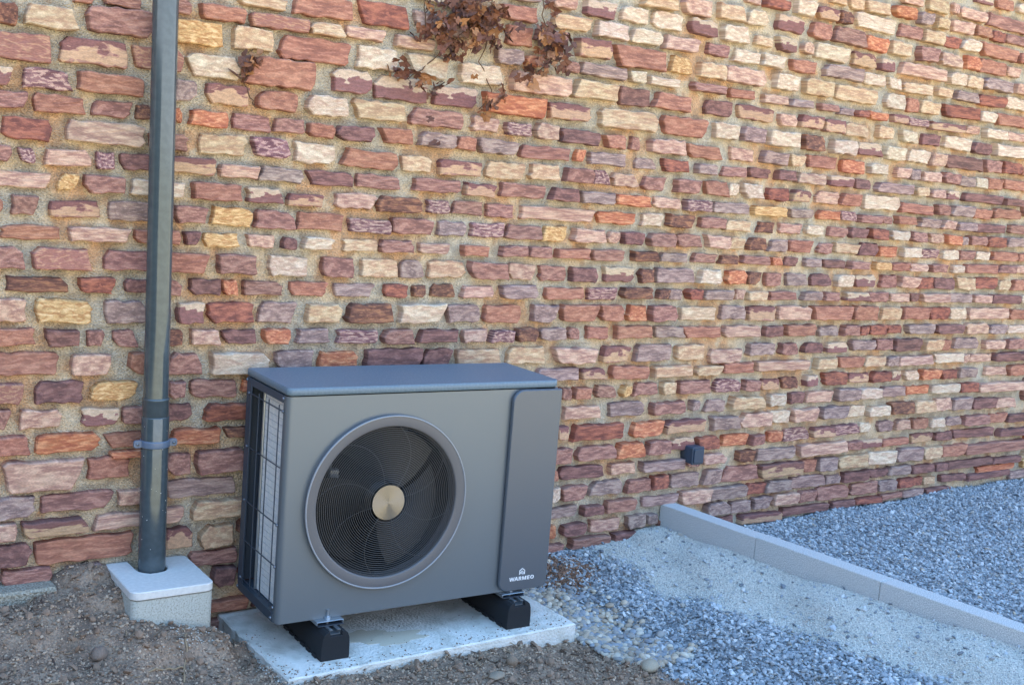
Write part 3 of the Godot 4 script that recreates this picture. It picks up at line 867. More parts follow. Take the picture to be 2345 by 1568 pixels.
func mortar_mesh(wx0: float, wx1: float, wy0: float, wy1: float) -> ArrayMesh:
	var st := begin(true)
	var xs := []
	var ys := []
	var x := wx0
	while x < wx1:
		xs.append(x)
		x += 0.014 if x > -0.1 and x < 6.2 else 0.2
	xs.append(wx1)
	var y := wy0
	while y < wy1:
		ys.append(y)
		y += 0.012 if y < 3.0 else 0.15
	ys.append(wy1)
	var nx := xs.size()
	for b: float in ys:
		for a: float in xs:
			var z := -0.004 + noise.get_noise_2d(a * 9.0, b * 9.0) * 0.010 + noise.get_noise_2d(a * 40.0, b * 40.0) * 0.006
			st.set_uv(Vector2((a - M_X0) / M_W, 1.0 - (b - M_Y0) / M_H))
			st.add_vertex(Vector3(a, b, z))
	for j in ys.size() - 1:
		for i in nx - 1:
			var a := j * nx + i
			var b := a + nx
			for q in [a, b + 1, a + 1, a, b, b + 1]:
				st.add_index(q)
	return done(st)

func mortar_material(list: Array) -> StandardMaterial3D:
	var w := 2048
	var h := 1024
	var la := gray_noise(w, h, 0.008, 4, 51)
	var lb := gray_noise(w, h, 0.03, 3, 52)
	var lc := gray_noise(w, h, 0.35, 2, 53)
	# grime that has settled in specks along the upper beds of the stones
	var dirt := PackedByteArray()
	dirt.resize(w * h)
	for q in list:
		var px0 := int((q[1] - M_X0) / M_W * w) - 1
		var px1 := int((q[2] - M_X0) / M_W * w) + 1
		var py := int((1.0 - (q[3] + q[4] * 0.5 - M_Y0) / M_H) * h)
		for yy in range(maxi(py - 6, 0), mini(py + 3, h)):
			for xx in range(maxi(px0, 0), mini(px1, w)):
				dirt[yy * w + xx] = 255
	var data := PackedByteArray()
	data.resize(w * h * 3)
	var beige := c8(202, 183, 154)
	var grey := c8(188, 179, 160)
	var rust := c8(200, 158, 120)
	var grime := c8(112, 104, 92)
	for k in w * h:
		var a := float(la[k])
		var b := float(lb[k])
		var g := float(lc[k])
		var c := beige.lerp(grey, clampf((a - 118.0) / 40.0, 0.0, 1.0)).lerp(rust, clampf((97.0 - a + (b - 128.0) * 0.35) / 36.0, 0.0, 0.8))
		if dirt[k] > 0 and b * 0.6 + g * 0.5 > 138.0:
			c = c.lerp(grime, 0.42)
		elif b + g * 0.4 > 232.0:
			c = c.lerp(grime, 0.3)
		var m := 1.0 + (g - 128.0) * 0.0012
		var i := k * 3
		data[i] = clampi(int(c.x * m), 0, 255)
		data[i + 1] = clampi(int(c.y * m), 0, 255)
		data[i + 2] = clampi(int(c.z * m), 0, 255)
	var img := Image.create_from_data(w, h, false, Image.FORMAT_RGB8, data)
	var mt := mat(Color.WHITE, 0.95)
	mt.albedo_texture = ImageTexture.create_from_image(img)
	mt.normal_enabled = true
	mt.normal_texture = bump_tex(0.3, 2, 5.0, 2048, 61)
	return mt

# ------------------------------------------------------------------ pad and kerb
func build_pad() -> void:
	var t := thing("concrete_pad", "pale cast concrete pad lying under the heat pump", "concrete pad", Vector3(1.46, 0.014, 0.31))
	var st := begin()
	var p := PackedVector2Array()
	# slightly wavy outline seen from above (x, -z)
	for e in [[Vector2(-0.58, -0.305), Vector2(0.58, -0.300)], [Vector2(0.58, -0.300), Vector2(0.57, 0.30)], [Vector2(0.57, 0.30), Vector2(-0.585, 0.30)], [Vector2(-0.585, 0.30), Vector2(-0.58, -0.305)]]:
		var n := 26
		for i in n:
			var q: Vector2 = e[0].lerp(e[1], float(i) / n)
			var d: Vector2 = (e[1] - e[0]).normalized()
			q += Vector2(-d.y, d.x) * noise.get_noise_2d(q.x * 14.0 + 30.0, q.y * 14.0) * 0.007
			p.append(q)
	prism(st, p, Vector3.ZERO, Vector3.RIGHT, Vector3.FORWARD, -0.22, 0.0, 0.005)
	part("slab", done(st), mats.concrete, t)
	# dried rusty run-off: a thin crust on the slab
	for s in [[Vector2(-0.20, 0.09), 0.085, 0.05, Color8(184, 176, 156), 1.0], [Vector2(-0.10, 0.15), 0.10, 0.05, Color8(194, 184, 162), 2.0]]:
		var cst := begin()
		var poly := PackedVector2Array()
		for i in 28:
			var a := TAU * i / 28.0
			var r: float = 1.0 + 0.55 * noise.get_noise_2d(cos(a) * 1.4 + s[4] * 7.0, sin(a) * 1.4)
			poly.append(Vector2(s[0].x + cos(a) * s[1] * r, -s[0].y + sin(a) * s[2] * r))
		prism(cst, poly, Vector3(0, 0.0003 * s[4], 0), Vector3.RIGHT, Vector3.FORWARD, 0.0, 0.0009)
		part("stain", done(cst), grained([[0.3, s[3].lightened(0.14)], [0.6, s[3]]], 9.0, 0.06, 0.9, 1.5, 70 + int(s[4])), t)

func build_kerb() -> void:
	var ends := [0.004, 0.552, 1.150, 1.748, 2.346]
	var says := ["grey granite kerb block butting against the stone wall", "grey granite kerb block second from the stone wall", "grey granite kerb block third from the stone wall", "grey granite kerb block at the right edge, farthest from the wall"]
	for i in 4:
		var z0: float = ends[i] + 0.002
		var z1: float = ends[i + 1] - 0.002
		var t := thing("kerb_block", says[i], "kerb", Vector3(kerb_x(z0), 0.0, z0), 0.0, "granite kerb blocks in a row from the wall")
		var dz := z1 - z0
		var dx := KERB_SLOPE * dz
		var st := begin()
		var p := PackedVector2Array([Vector2(dx, -dz), Vector2(dx + KERB_WIDE, -dz), Vector2(KERB_WIDE, 0), Vector2(0, 0)])
		prism(st, p, Vector3.ZERO, Vector3.RIGHT, Vector3.FORWARD, -0.10, KERB_TOP + rnd(-0.002, 0.002), 0.003)
		part("block", done(st), mats.granite, t)
	# mortar bedding that fills the joints is left dark: the gaps are real

# ------------------------------------------------------------------ heat pump
const U_W := 1.05
const U_H := 0.772
const U_D := 0.369
const FAN := Vector2(0.374, 0.385)

func build_heat_pump() -> void:
	var t := thing("heat_pump", "anthracite grey air heat pump with one large round fan", "heat pump", Vector3(0.8987, 0.134, 0.4605), deg_to_rad(-2.09))
	var X := Vector3.RIGHT
	var Y := Vector3.UP
	# front panel with the round fan opening, rolled round the left corner
	var st := begin()
	var hole := 0.296
	var xa := 0.02
	var xb := 0.95
	var yb := 0.757
	var angs := []
	for k in 96:
		angs.append(TAU * k / 96.0)
	for c in [Vector2(xa, 0.0), Vector2(xb, 0.0), Vector2(xb, yb), Vector2(xa, yb)]:
		angs.append(fposmod((c - FAN).angle(), TAU))
	angs.sort()
	for k in angs.size():
		var a0: float = angs[k]
		var a1: float = angs[(k + 1) % angs.size()]
		var o0 := edge_of(a0, xa, xb, 0.0, yb)
		var o1 := edge_of(a1, xa, xb, 0.0, yb)
		var i0 := FAN + Vector2(cos(a0), sin(a0)) * hole
		var i1 := FAN + Vector2(cos(a1), sin(a1)) * hole
		quad(st, Vector3(i0.x, i0.y, 0), Vector3(o0.x, o0.y, 0), Vector3(o1.x, o1.y, 0), Vector3(i1.x, i1.y, 0))
	st.set_smooth_group(2)
	for k in 8:
		var a0 := PI / 2 + PI / 2 * k / 8.0
		var a1 := PI / 2 + PI / 2 * (k + 1) / 8.0
		var p0 := Vector2(xa + cos(a0) * 0.02, -0.02 + sin(a0) * 0.02)
		var p1 := Vector2(xa + cos(a1) * 0.02, -0.02 + sin(a1) * 0.02)
		quad(st, Vector3(p1.x, 0, p1.y), Vector3(p0.x, 0, p0.y), Vector3(p0.x, yb, p0.y), Vector3(p1.x, yb, p1.y))
	st.set_smooth_group(-1)
	quad(st, Vector3(0, 0, -0.034), Vector3(0, 0, -0.02), Vector3(0, yb, -0.02), Vector3(0, yb, -0.034))
	quad(st, Vector3(0.004, 0, -0.034), Vector3(0.0, 0, -0.034), Vector3(0.0, yb, -0.034), Vector3(0.004, yb, -0.034))
	quad(st, Vector3(xa, 0, -0.03), Vector3(xb, 0, -0.03), Vector3(xb, 0, 0), Vector3(xa, 0, 0))
	part("front_panel", done(st), mats.cabinet, t)
	# base pan, right and back sides, inner wall
	part("base_pan", block_mesh(Vector3(0.003, 0.001, -U_D), Vector3(U_W - 0.003, 0.026, -0.021), 0.002), mats.frame, t)
	part("side_panel", block_mesh(Vector3(U_W - 0.012, 0.0265, -U_D + 0.004), Vector3(U_W - 0.001, 0.757, -0.004), 0.002), mats.cabinet, t)
	part("back_panel", block_mesh(Vector3(0.0125, 0.0305, -U_D), Vector3(U_W - 0.013, 0.757, -U_D + 0.01), 0.001), mats.frame, t)
	part("partition", block_mesh(Vector3(0.76, 0.0265, -U_D + 0.012), Vector3(0.765, 0.756, -0.004)), mats.dark, t)
	part("coil_backing", block_mesh(Vector3(0.076, 0.0265, -U_D + 0.012), Vector3(0.080, 0.756, -0.30)), mats.dark, t)
	part("inner_back", block_mesh(Vector3(0.10, 0.0265, -0.30), Vector3(0.758, 0.756, -0.296)), mats.dark, t)
	# lid
	st = begin()
	prism(st, rounded(-0.002, -0.004, U_W + 0.002, U_D + 0.002, [0.022, 0.03, 0.006, 0.006]), Vector3.ZERO, X, Vector3.FORWARD, 0.7605, 0.7855, 0.004, true)
	part("lid", done(st), mats.lid, t)
	# left side: frame, coil, wire grille
	st = begin()
	block(st, Vector3(-0.001, 0.0, -U_D - 0.001), Vector3(0.012, 0.757, -U_D + 0.030), 0.0015)
	block(st, Vector3(-0.003, 0.03, -U_D + 0.031), Vector3(0.004, 0.742, -U_D + 0.048), 0.0015)
	part("corner_post", done(st), mats.frame, t)
	part("side_rail", block_mesh(Vector3(-0.0015, 0.732, -U_D + 0.0305), Vector3(0.008, 0.7565, -0.0345), 0.0015), mats.frame, t)
	part("side_rail", block_mesh(Vector3(-0.0025, -0.001, -U_D + 0.0305), Vector3(0.008, 0.030, -0.0345), 0.0015), mats.frame, t)
	var coil := part("coil", block_mesh(Vector3(0.030, 0.03, -0.262), Vector3(0.075, 0.73, -0.012)), mats.frame, t)
	var rows := 31
	var rh := 0.70 / rows
	var row_mesh := coil_row(rh)
	for k in rows:
		var r := part("fin_row", row_mesh, mats.coil, coil)
		r.position = Vector3(0.029, 0.03 + rh * k, -0.012)
	st = begin()
	tube(st, [Vector3(0.026, 0.03, -0.266), Vector3(0.026, 0.73, -0.266)], 0.006, 8)
	part("coil_edge", done(st), mats.zinc, coil)
	var grille := Node3D.new()
	grille.name = "side_grille"
	t.add_child(grille)
	var wz := [-U_D + 0.058, -0.236, -0.145, -0.055]
	var wy := [0.052, 0.190, 0.330, 0.520, 0.706]
	for z: float in wz:
		st = begin()
		tube(st, [Vector3(-0.006, 0.045, z), Vector3(-0.006, 0.722, z)], 0.0021, 6)
		part("wire", done(st), mats.grille, grille)
	for y: float in wy:
		st = begin()
		tube(st, [Vector3(-0.0035, y, -U_D + 0.034), Vector3(-0.0035, y, -0.030)], 0.0021, 6)
		part("wire", done(st), mats.grille, grille)
	var screw := screw_mesh()
	for q in [[0.706, -U_D + 0.036], [0.706, -0.026], [0.52, -U_D + 0.036], [0.33, -0.026], [0.33, -U_D + 0.036], [0.19, -0.026], [0.052, -U_D + 0.036], [0.052, -0.026], [0.748, -U_D + 0.012], [0.748, -0.026], [0.012, -U_D + 0.012], [0.012, -0.040]]:
		var s := part("screw", screw, mats.screw, t)
		s.position = Vector3(-0.004, q[0], q[1])
		s.rotation.z = PI / 2
	# fan ring
	var fo := Vector3(FAN.x, FAN.y, 0)
	st = begin()
	lathe(st, [[0.2995, -0.006], [0.2995, 0.0160], [0.2950, 0.0170], [0.2680, 0.0150], [0.2640, 0.0140], [0.2620, 0.0110], [0.2600, 0.000], [0.2580, -0.03]], fo, X, Y, 96)
	var ring := part("fan_ring", done(st), mats.ring, t)
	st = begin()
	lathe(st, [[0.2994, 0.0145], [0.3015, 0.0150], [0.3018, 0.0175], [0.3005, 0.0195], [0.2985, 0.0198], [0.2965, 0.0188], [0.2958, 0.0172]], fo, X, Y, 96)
	part("pale_rim", done(st), mats.pale_rim, ring)  # raised outer rim, paler than the ring face
	st = begin()
	lathe(st, [[0.3000, -0.0062], [0.2640, -0.0064], [0.2590, -0.02], [0.2570, -0.14]], fo, X, Y, 72)
	part("fan_shroud", done(st), mats.dark, t)
	# fan behind the guard
	var fan := Node3D.new()
	fan.name = "fan"
	t.add_child(fan)
	fan.position = fo + Vector3(0, 0, -0.075)
	fan.rotation.z = 0.5
	st = begin()
	lathe(st, [[0.062, -0.05], [0.062, 0.02], [0.056, 0.03], [0.0, 0.034]], Vector3.ZERO, X, Y, 32)
	part("fan_hub", done(st), mats.blade, fan)
	for k in 3:
		var b := part("blade", blade_mesh(), mats.blade, fan)
		b.rotation.z = TAU * k / 3.0
	part("motor_bracket", block_mesh(Vector3(FAN.x + 0.135, FAN.y - 0.30, -0.175), Vector3(FAN.x + 0.150, FAN.y + 0.30, -0.16), 0.002), mats.frame, t)
	part("motor_bracket", block_mesh(Vector3(FAN.x - 0.150, FAN.y - 0.30, -0.175), Vector3(FAN.x - 0.135, FAN.y + 0.30, -0.16), 0.002), mats.frame, t)
	part("wiring_box", block_mesh(Vector3(FAN.x - 0.170, FAN.y + 0.055, -0.125), Vector3(FAN.x - 0.135, FAN.y + 0.095, -0.10), 0.003), mats.screw, t)
	# guard: rings and eight swept spokes
	var guard := Node3D.new()
	guard.name = "fan_guard"
	t.add_child(guard)
	guard.position = fo
	var nr := 27
	for k in nr:
		var r := lerpf(0.070, 0.2565, float(k) / (nr - 1))
		var pts := []
		for a in 80:
			pts.append(Vector3(cos(TAU * a / 80.0) * r, sin(TAU * a / 80.0) * r, guard_z(r)))
		st = begin()
		tube(st, pts, 0.0012, 5, true)
		part("ring_wire", done(st), mats.wire, guard)
	for k in 8:
		var pts := []
		for i in 15:
			var f := i / 14.0
			var r := lerpf(0.060, 0.262, f)
			var a := TAU * k / 8.0 + 0.25 + 0.62 * f * f - 0.2 * f
			pts.append(Vector3(cos(a) * r, sin(a) * r, guard_z(r) - 0.0028))
		st = begin()
		tube(st, pts, 0.0010, 5)
		part("spoke", done(st), mats.wire, guard)
	st = begin()
	lathe(st, [[0.0605, 0.004], [0.0615, 0.012], [0.0600, 0.0150]], Vector3.ZERO, X, Y, 64)
	# the face is turned metal, brushed from the middle outwards
	st.set_smooth_group(-1)
	for k in 160:
		var a0 := TAU * k / 160.0
		var a1 := TAU * (k + 1) / 160.0
		var z0 := 0.0150 + (0.0004 if k % 2 == 0 else 0.0)
		var z1 := 0.0150 + (0.0004 if k % 2 == 1 else 0.0)
		tri(st, Vector3(0, 0, 0.0162), Vector3(cos(a0) * 0.06, sin(a0) * 0.06, z0), Vector3(cos(a1) * 0.06, sin(a1) * 0.06, z1))
	part("hub_cap", done(st), mats.cap, guard)
	# service cover at the right
	st = begin()
	prism(st, rounded(0.845, 0.004, 1.056, 0.757, [0.040, 0.022, 0.008, 0.045], 8), Vector3.ZERO, X, Y, 0.001, 0.0185, 0.004, true)
	var cover := part("service_cover", done(st), mats.panel, t)
	build_emblem(cover)
	# rails under the cabinet that carry it on the supports
	for q in [[0.132, 0.228], [0.858, 0.954]]:
		st = begin()
		block(st, Vector3(q[0], -0.0035, -U_D + 0.03), Vector3(q[1], -0.0005, 0.028), 0.0008)
		block(st, Vector3(q[0], -0.012, -U_D + 0.03), Vector3(q[0] + 0.003, -0.0035, 0.028), 0.0008)
		block(st, Vector3(q[1] - 0.003, -0.012, -U_D + 0.03), Vector3(q[1], -0.0035, 0.028), 0.0008)
		part("mounting_rail", done(st), mats.zinc, t)

func guard_z(r: float) -> float:
	return 0.009 + 0.006 * (1.0 - (r / 0.262) * (r / 0.262))

func edge_of(a: float, xa: float, xb: float, ya: float, yb: float) -> Vector2:
	var d := Vector2(cos(a), sin(a))
	var s := 1e9
	if d.x > 1e-6:
		s = minf(s, (xb - FAN.x) / d.x)
	if d.x < -1e-6:
		s = minf(s, (xa - FAN.x) / d.x)
	if d.y > 1e-6:
		s = minf(s, (yb - FAN.y) / d.y)
	if d.y < -1e-6:
		s = minf(s, (ya - FAN.y) / d.y)
	return FAN + d * s

func coil_row(rh: float) -> ArrayMesh:
	# one course of thin aluminium fins on edge
	var st := begin()
	var z := -0.004
	while z > -0.246:
		block(st, Vector3(-0.0015, 0.0014, z - 0.0018), Vector3(0.002, rh - 0.0014, z))
		z -= 0.0024
	block(st, Vector3(-0.001, 0.0004, -0.248), Vector3(0.0016, 0.0022, -0.004))
	return done(st)

func screw_mesh() -> ArrayMesh:
	var st := begin()
	lathe(st, [[0.0055, 0.0], [0.0055, 0.002], [0.0042, 0.0042], [0.0, 0.005]], Vector3.ZERO, Vector3.BACK, Vector3.RIGHT, 12)
	return done(st)

func blade_mesh() -> ArrayMesh:
	var st := begin(true)
	var ni := 10
	var nj := 12
	var grid := []
	for i in ni + 1:
		var f := float(i) / ni
		var r := lerpf(0.055, 0.246, f)
		for j in nj + 1:
			var g := float(j) / nj
			var a := lerpf(-0.15, 1.35 + 0.25 * f, g) + 0.35 * f
			var z := lerpf(0.030, -0.050, g) + 0.012 * sin(g * PI)
			grid.append(Vector3(cos(a) * r, sin(a) * r, z))
	for i in ni:
		for j in nj:
			var a := i * (nj + 1) + j
			var b := a + nj + 1
			for dz in [0.0, -0.003]:
				var o := Vector3(0, 0, dz)
				if dz == 0.0:
					quad(st, grid[a] + o, grid[b] + o, grid[b + 1] + o, grid[a + 1] + o)
				else:
					quad(st, grid[a] + o, grid[a + 1] + o, grid[b + 1] + o, grid[b] + o)
	return done(st)

func build_emblem(cover: Node3D) -> void:
	var font := SystemFont.new()
	font.font_names = PackedStringArray(["Droid Sans"])
	font.font_weight = 700
	var tm := TextMesh.new()
	tm.text = "WARMEO"
	tm.font = font
	tm.font_size = 48
	tm.pixel_size = 0.0004
	tm.depth = 0.0012
	var o := part("lettering", tm, mats.print, cover)
	o.position = Vector3(0.943, 0.050, 0.0192)
	o.scale = Vector3(1.28, 1.02, 1.0)
	# a little house with two waves under its roof
	var st := begin()
	var Z := Vector3(0.9425, 0.066, 0.0186)
	for q in [[Vector2(0.0, 0.0215), Vector2(-0.0112, 0.0135)], [Vector2(0.0, 0.0215), Vector2(0.0112, 0.0135)], [Vector2(-0.0108, 0.0142), Vector2(-0.0108, 0.0)], [Vector2(0.0108, 0.0142), Vector2(0.0108, 0.0)]]:
		stroke(st, [q[0], q[1]], 0.0030, Z)
	stroke(st, [Vector2(-0.004, 0.0095), Vector2(0.0, 0.0125), Vector2(0.004, 0.0095)], 0.0022, Z)
	for dy in [0.0, 0.0042]:
		stroke(st, [Vector2(-0.0105, dy + 0.0018), Vector2(-0.006, dy + 0.0036), Vector2(-0.001, dy + 0.0018), Vector2(0.004, dy + 0.0002), Vector2(0.0105, dy + 0.0022)], 0.0020, Z)
	part("emblem", done(st), mats.print, cover)

func stroke(st: SurfaceTool, pts: Array, wide: float, o: Vector3) -> void:
	for i in pts.size() - 1:
		var a: Vector2 = pts[i]
		var b: Vector2 = pts[i + 1]
		var d := (b - a).normalized()
		var n := Vector2(-d.y, d.x) * wide * 0.5
		var e := d * wide * 0.3
		prism(st, PackedVector2Array([a - e - n, b + e - n, b + e + n, a - e + n]), o, Vector3.RIGHT, Vector3.UP, 0.0, 0.0012 + 0.00005 * i)

# ------------------------------------------------------------------ rubber supports
func build_supports() -> void:
	var says := ["long black rubber support block under the heat pump, nearer the downpipe", "long black rubber support block under the heat pump's right end, below the service cover"]
	var at := [Vector3(1.080, 0.0145, 0.540), Vector3(1.808, 0.0145, 0.562)]
	for i in 2:
		var t := thing("rubber_support", says[i], "support block", at[i], deg_to_rad(-2.09), "rubber blocks under the heat pump")
		# cross-section across the block, rounded at the shoulders, a slot along the top
		var p := PackedVector2Array([Vector2(-0.051, 0), Vector2(0.051, 0), Vector2(0.051, 0.045), Vector2(0.049, 0.072), Vector2(0.043, 0.088), Vector2(0.034, 0.096), Vector2(0.026, 0.0975), Vector2(0.021, 0.0975), Vector2(0.021, 0.083), Vector2(-0.021, 0.083), Vector2(-0.021, 0.0975), Vector2(-0.026, 0.0975), Vector2(-0.034, 0.096), Vector2(-0.043, 0.088), Vector2(-0.049, 0.072), Vector2(-0.051, 0.045)])
		var st := begin()
		prism(st, p, Vector3.ZERO, Vector3.RIGHT, Vector3.UP, -0.475, -0.0, 0.0018)
		part("block", done(st), mats.rubber, t)
		# cast lugs along the foot
		for k in 9:
			for s in [-1.0, 1.0]:
				var l := part("lug", block_mesh(Vector3(-0.005, 0.0, -0.017), Vector3(0.005, 0.012, 0.017), 0.002), mats.rubber, t)
				l.position = Vector3(s * 0.0515, 0.0003, -0.05 - k * 0.05)
		st = begin()
		prism(st, PackedVector2Array([Vector2(-0.0195, 0.0835), Vector2(0.0195, 0.0835), Vector2(0.0195, 0.1005), Vector2(0.008, 0.1005), Vector2(0.008, 0.0985), Vector2(0.0175, 0.0985), Vector2(0.0175, 0.0855), Vector2(-0.0175, 0.0855), Vector2(-0.0175, 0.0985), Vector2(-0.008, 0.0985), Vector2(-0.008, 0.1005), Vector2(-0.0195, 0.1005)]), Vector3.ZERO, Vector3.RIGHT, Vector3.UP, -0.47, -0.012, 0.0)
		part("steel_channel", done(st), mats.zinc, t)
		st = begin()
		tube(st, [Vector3(-0.004, 0.088, -0.070), Vector3(-0.004, 0.150, -0.070)], 0.0050, 12)
		var bolt := part("bolt", done(st), mats.zinc, t)
		bolt.position.z = 0.0
		st = begin()
		var hex := PackedVector2Array()
		for k in 6:
			hex.append(Vector2(-0.004 + cos(TAU * k / 6.0) * 0.011, 0.070 + sin(TAU * k / 6.0) * 0.011))
		prism(st, hex, Vector3.ZERO, Vector3.RIGHT, Vector3.FORWARD, 0.1180, 0.1275, 0.001)
		part("nut", done(st), mats.zinc, t)
		st = begin()
		lathe(st, [[0.0, 0.1165], [0.015, 0.1165], [0.015, 0.1180], [0.0, 0.1180]], Vector3(-0.004, 0, -0.070), Vector3.BACK, Vector3.RIGHT, 20)
		part("washer", done(st), mats.zinc, t)
		# bent plate that clamps the cabinet's rail
		st = begin()
		var z0 := -0.14
		for q in [[Vector3(-0.046, 0.1012, z0), Vector3(0.046, 0.1035, -0.045)], [Vector3(-0.046, 0.1036, z0), Vector3(-0.043, 0.1180, -0.062)], [Vector3(0.043, 0.1036, z0), Vector3(0.046, 0.1180, -0.062)]]:
			block(st, q[0], q[1], 0.0006)
		part("clamp_plate", done(st), mats.grille, t)

# ------------------------------------------------------------------ downpipe, chamber, footing, socket
func build_downpipe() -> void:
	var t := thing("downpipe", "dark grey round rainwater downpipe standing against the stone wall", "downpipe", Vector3(0.603, 0.235, 0.10))
	var top := Vector3(-0.0605, 4.6, 0.0)     # leans a touch to the left going up
	var ax := top.normalized()
	var U := Vector3.BACK
	U = (U - ax * U.dot(ax)).normalized()
	var V := ax.cross(U)
	var st := begin()
	lathe(st, [[0.0445, 0.0], [0.0445, 0.532], [0.0435, 0.535], [0.036, 0.535]], Vector3.ZERO, U, V, 48)
	part("lower_pipe", done(st), mats.pipe, t)
	st = begin()
	lathe(st, [[0.0400, 0.50], [0.0400, 4.6]], Vector3.ZERO, U, V, 48)
	part("upper_pipe", done(st), mats.pipe, t)
	st = begin()
	lathe(st, [[0.0405, 0.525], [0.0430, 0.530], [0.0430, 0.588], [0.0440, 0.590], [0.0440, 0.594], [0.0405, 0.597]], Vector3.ZERO, U, V, 48)
	part("socket_joint", done(st), mats.pipe, t)
	# dried splashes of mortar on the lower pipe
	st = begin()
	for k in 18:
		var an := rnd(-1.5, 1.2)
		var hy := pow(rng.randf(), 0.7) * 0.50 + 0.01
		var nrm := (Vector3.BACK * cos(an) + Vector3.RIGHT * sin(an)).normalized()
		var sd := nrm.cross(ax).normalized()
		var c := ax * hy + nrm * 0.0443
		var sr := rnd(0.0005, 0.0016)
		prism(st, PackedVector2Array([Vector2(-sr, -sr * 0.6), Vector2(sr * 0.7, -sr), Vector2(sr, sr * 0.5), Vector2(-sr * 0.4, sr * 1.3)]), c, -sd, ax, 0.0, 0.0007)
	var sp := part("mortar_splashes", done(st), mats.splash, t)
	sp.set_meta("kind", "stuff")
	# clamp with two ears screwed to the wall side
	var clamp := Node3D.new()
	clamp.name = "pipe_clamp"
	t.add_child(clamp)
	st = begin()
	lathe(st, [[0.0446, 0.432], [0.0480, 0.433], [0.0485, 0.436], [0.0485, 0.452], [0.0480, 0.455], [0.0446, 0.456]], Vector3.ZERO, U, V, 48)
	part("band", done(st), mats.clamp, clamp)
	for s in [-1.0, 1.0]:
		st = begin()
		prism(st, rounded(-0.014, -0.013, 0.014, 0.013, [0.008, 0.008, 0.008, 0.008], 4), Vector3(s * 0.058 - 0.006, 0.444, 0.006), Vector3.RIGHT, Vector3.UP, -0.005, 0.005, 0.0015, true)
		var ear := part("ear", done(st), mats.clamp, clamp)
		st = begin()
		lathe(st, [[0.0048, 0.005], [0.0048, 0.0085], [0.0, 0.0095]], Vector3(s * 0.060 - 0.006, 0.444, 0.006), Vector3.RIGHT, Vector3.UP, 12)
		part("screw", done(st), mats.screw, ear)
	st = begin()
	tube(st, [Vector3(-0.006, 0.444, -0.046), Vector3(-0.006, 0.444, -0.105)], 0.005, 10)
	part("wall_stud", done(st), mats.screw, clamp)
	# a second clamp above the picture
	st = begin()
	lathe(st, [[0.0401, 2.432], [0.0440, 2.433], [0.0440, 2.455], [0.0401, 2.456]], Vector3.ZERO, U, V, 48)
	var c2 := part("pipe_clamp", done(st), mats.clamp, t)
	st = begin()
	tube(st, [Vector3(-0.032, 2.444, -0.041), Vector3(-0.032, 2.444, -0.105)], 0.005, 10)
	part("wall_stud", done(st), mats.screw, c2)

func build_chamber() -> void:
	# the lid is rounded, with a slot at the back left that lets the pipe in
	var t := thing("inspection_chamber", "square concrete rainwater chamber with a pale notched lid at the foot of the downpipe", "drain chamber", Vector3(0.608, 0.0, 0.155), deg_to_rad(0.0))
	var st := begin()
	prism(st, rounded(-0.131, -0.152, 0.135, 0.142, [0.022, 0.022, 0.022, 0.022], 5), Vector3.ZERO, Vector3.RIGHT, Vector3.FORWARD, -0.10, 0.2185, 0.003, true)
	part("box", done(st), mats.chamber, t)
	st = begin()
	var p := rounded(-0.134, -0.155, 0.138, 0.145, [0.030, 0.030, 0.030, 0.006], 6)
	# slot: cut in from the back edge, a little left of the middle
	var q := PackedVector2Array()
	var cut := false
	for i in p.size():
		q.append(p[i])
		if not cut and i + 1 < p.size() and p[i].y > 0.14 and p[i + 1].x < 0.0 and p[i].x > 0.0:
			cut = true
			q.append(Vector2(0.044, 0.145))
			q.append(Vector2(0.044, 0.055))
			for k in 9:
				var a := -PI * k / 8.0
				q.append(Vector2(-0.006 + cos(a) * 0.051, 0.052 + sin(a) * 0.051 * rnd(0.94, 1.05)))
			q.append(Vector2(-0.060, 0.145))
	prism(st, q, Vector3.ZERO, Vector3.RIGHT, Vector3.FORWARD, 0.2215, 0.2490, 0.003)
	part("lid", done(st), mats.lid_concrete, t)

func build_footing() -> void:
	var t := thing("concrete_footing", "rough old concrete footing jutting from the wall at far left", "footing", Vector3(-0.6, 0.0, 0.04))
	var st := begin()
	var p := PackedVector2Array()
	for i in 24:
		p.append(Vector2(lerpf(-1.2, 0.90, i / 23.0), -0.055 + rnd(-0.004, 0.004)))
	p.append(Vector2(0.905, -0.02))
	p.append(Vector2(0.90, 0.06))
	p.append(Vector2(-1.2, 0.06))
	prism(st, p, Vector3.ZERO, Vector3.RIGHT, Vector3.FORWARD, -0.1, 0.222, 0.008)
	part("block", done(st), mats.footing, t)

func build_socket() -> void:
	var t := thing("outdoor_socket", "small dark blue-grey weatherproof outlet box fixed low on the wall", "electrical outlet", Vector3(3.118, 0.448, 0.022))
	var st := begin()
	prism(st, rounded(-0.036, -0.040, 0.036, 0.040, [0.008, 0.008, 0.008, 0.008], 4), Vector3.ZERO, Vector3.RIGHT, Vector3.UP, -0.03, 0.045, 0.003, true)
	part("box", done(st), mats.socket, t)
	st = begin()
	prism(st, rounded(-0.038, -0.042, 0.038, 0.042, [0.010, 0.010, 0.010, 0.010], 4), Vector3.ZERO, Vector3.RIGHT, Vector3.UP, 0.0455, 0.054, 0.002, true)
	var cv := part("cover", done(st), mats.socket, t)
	st = begin()
	prism(st, rounded(-0.029, -0.033, 0.029, 0.033, [0.006, 0.006, 0.006, 0.006], 4), Vector3.ZERO, Vector3.RIGHT, Vector3.UP, 0.0542, 0.060, 0.002, true)
	part("flap", done(st), mats.socket, cv)

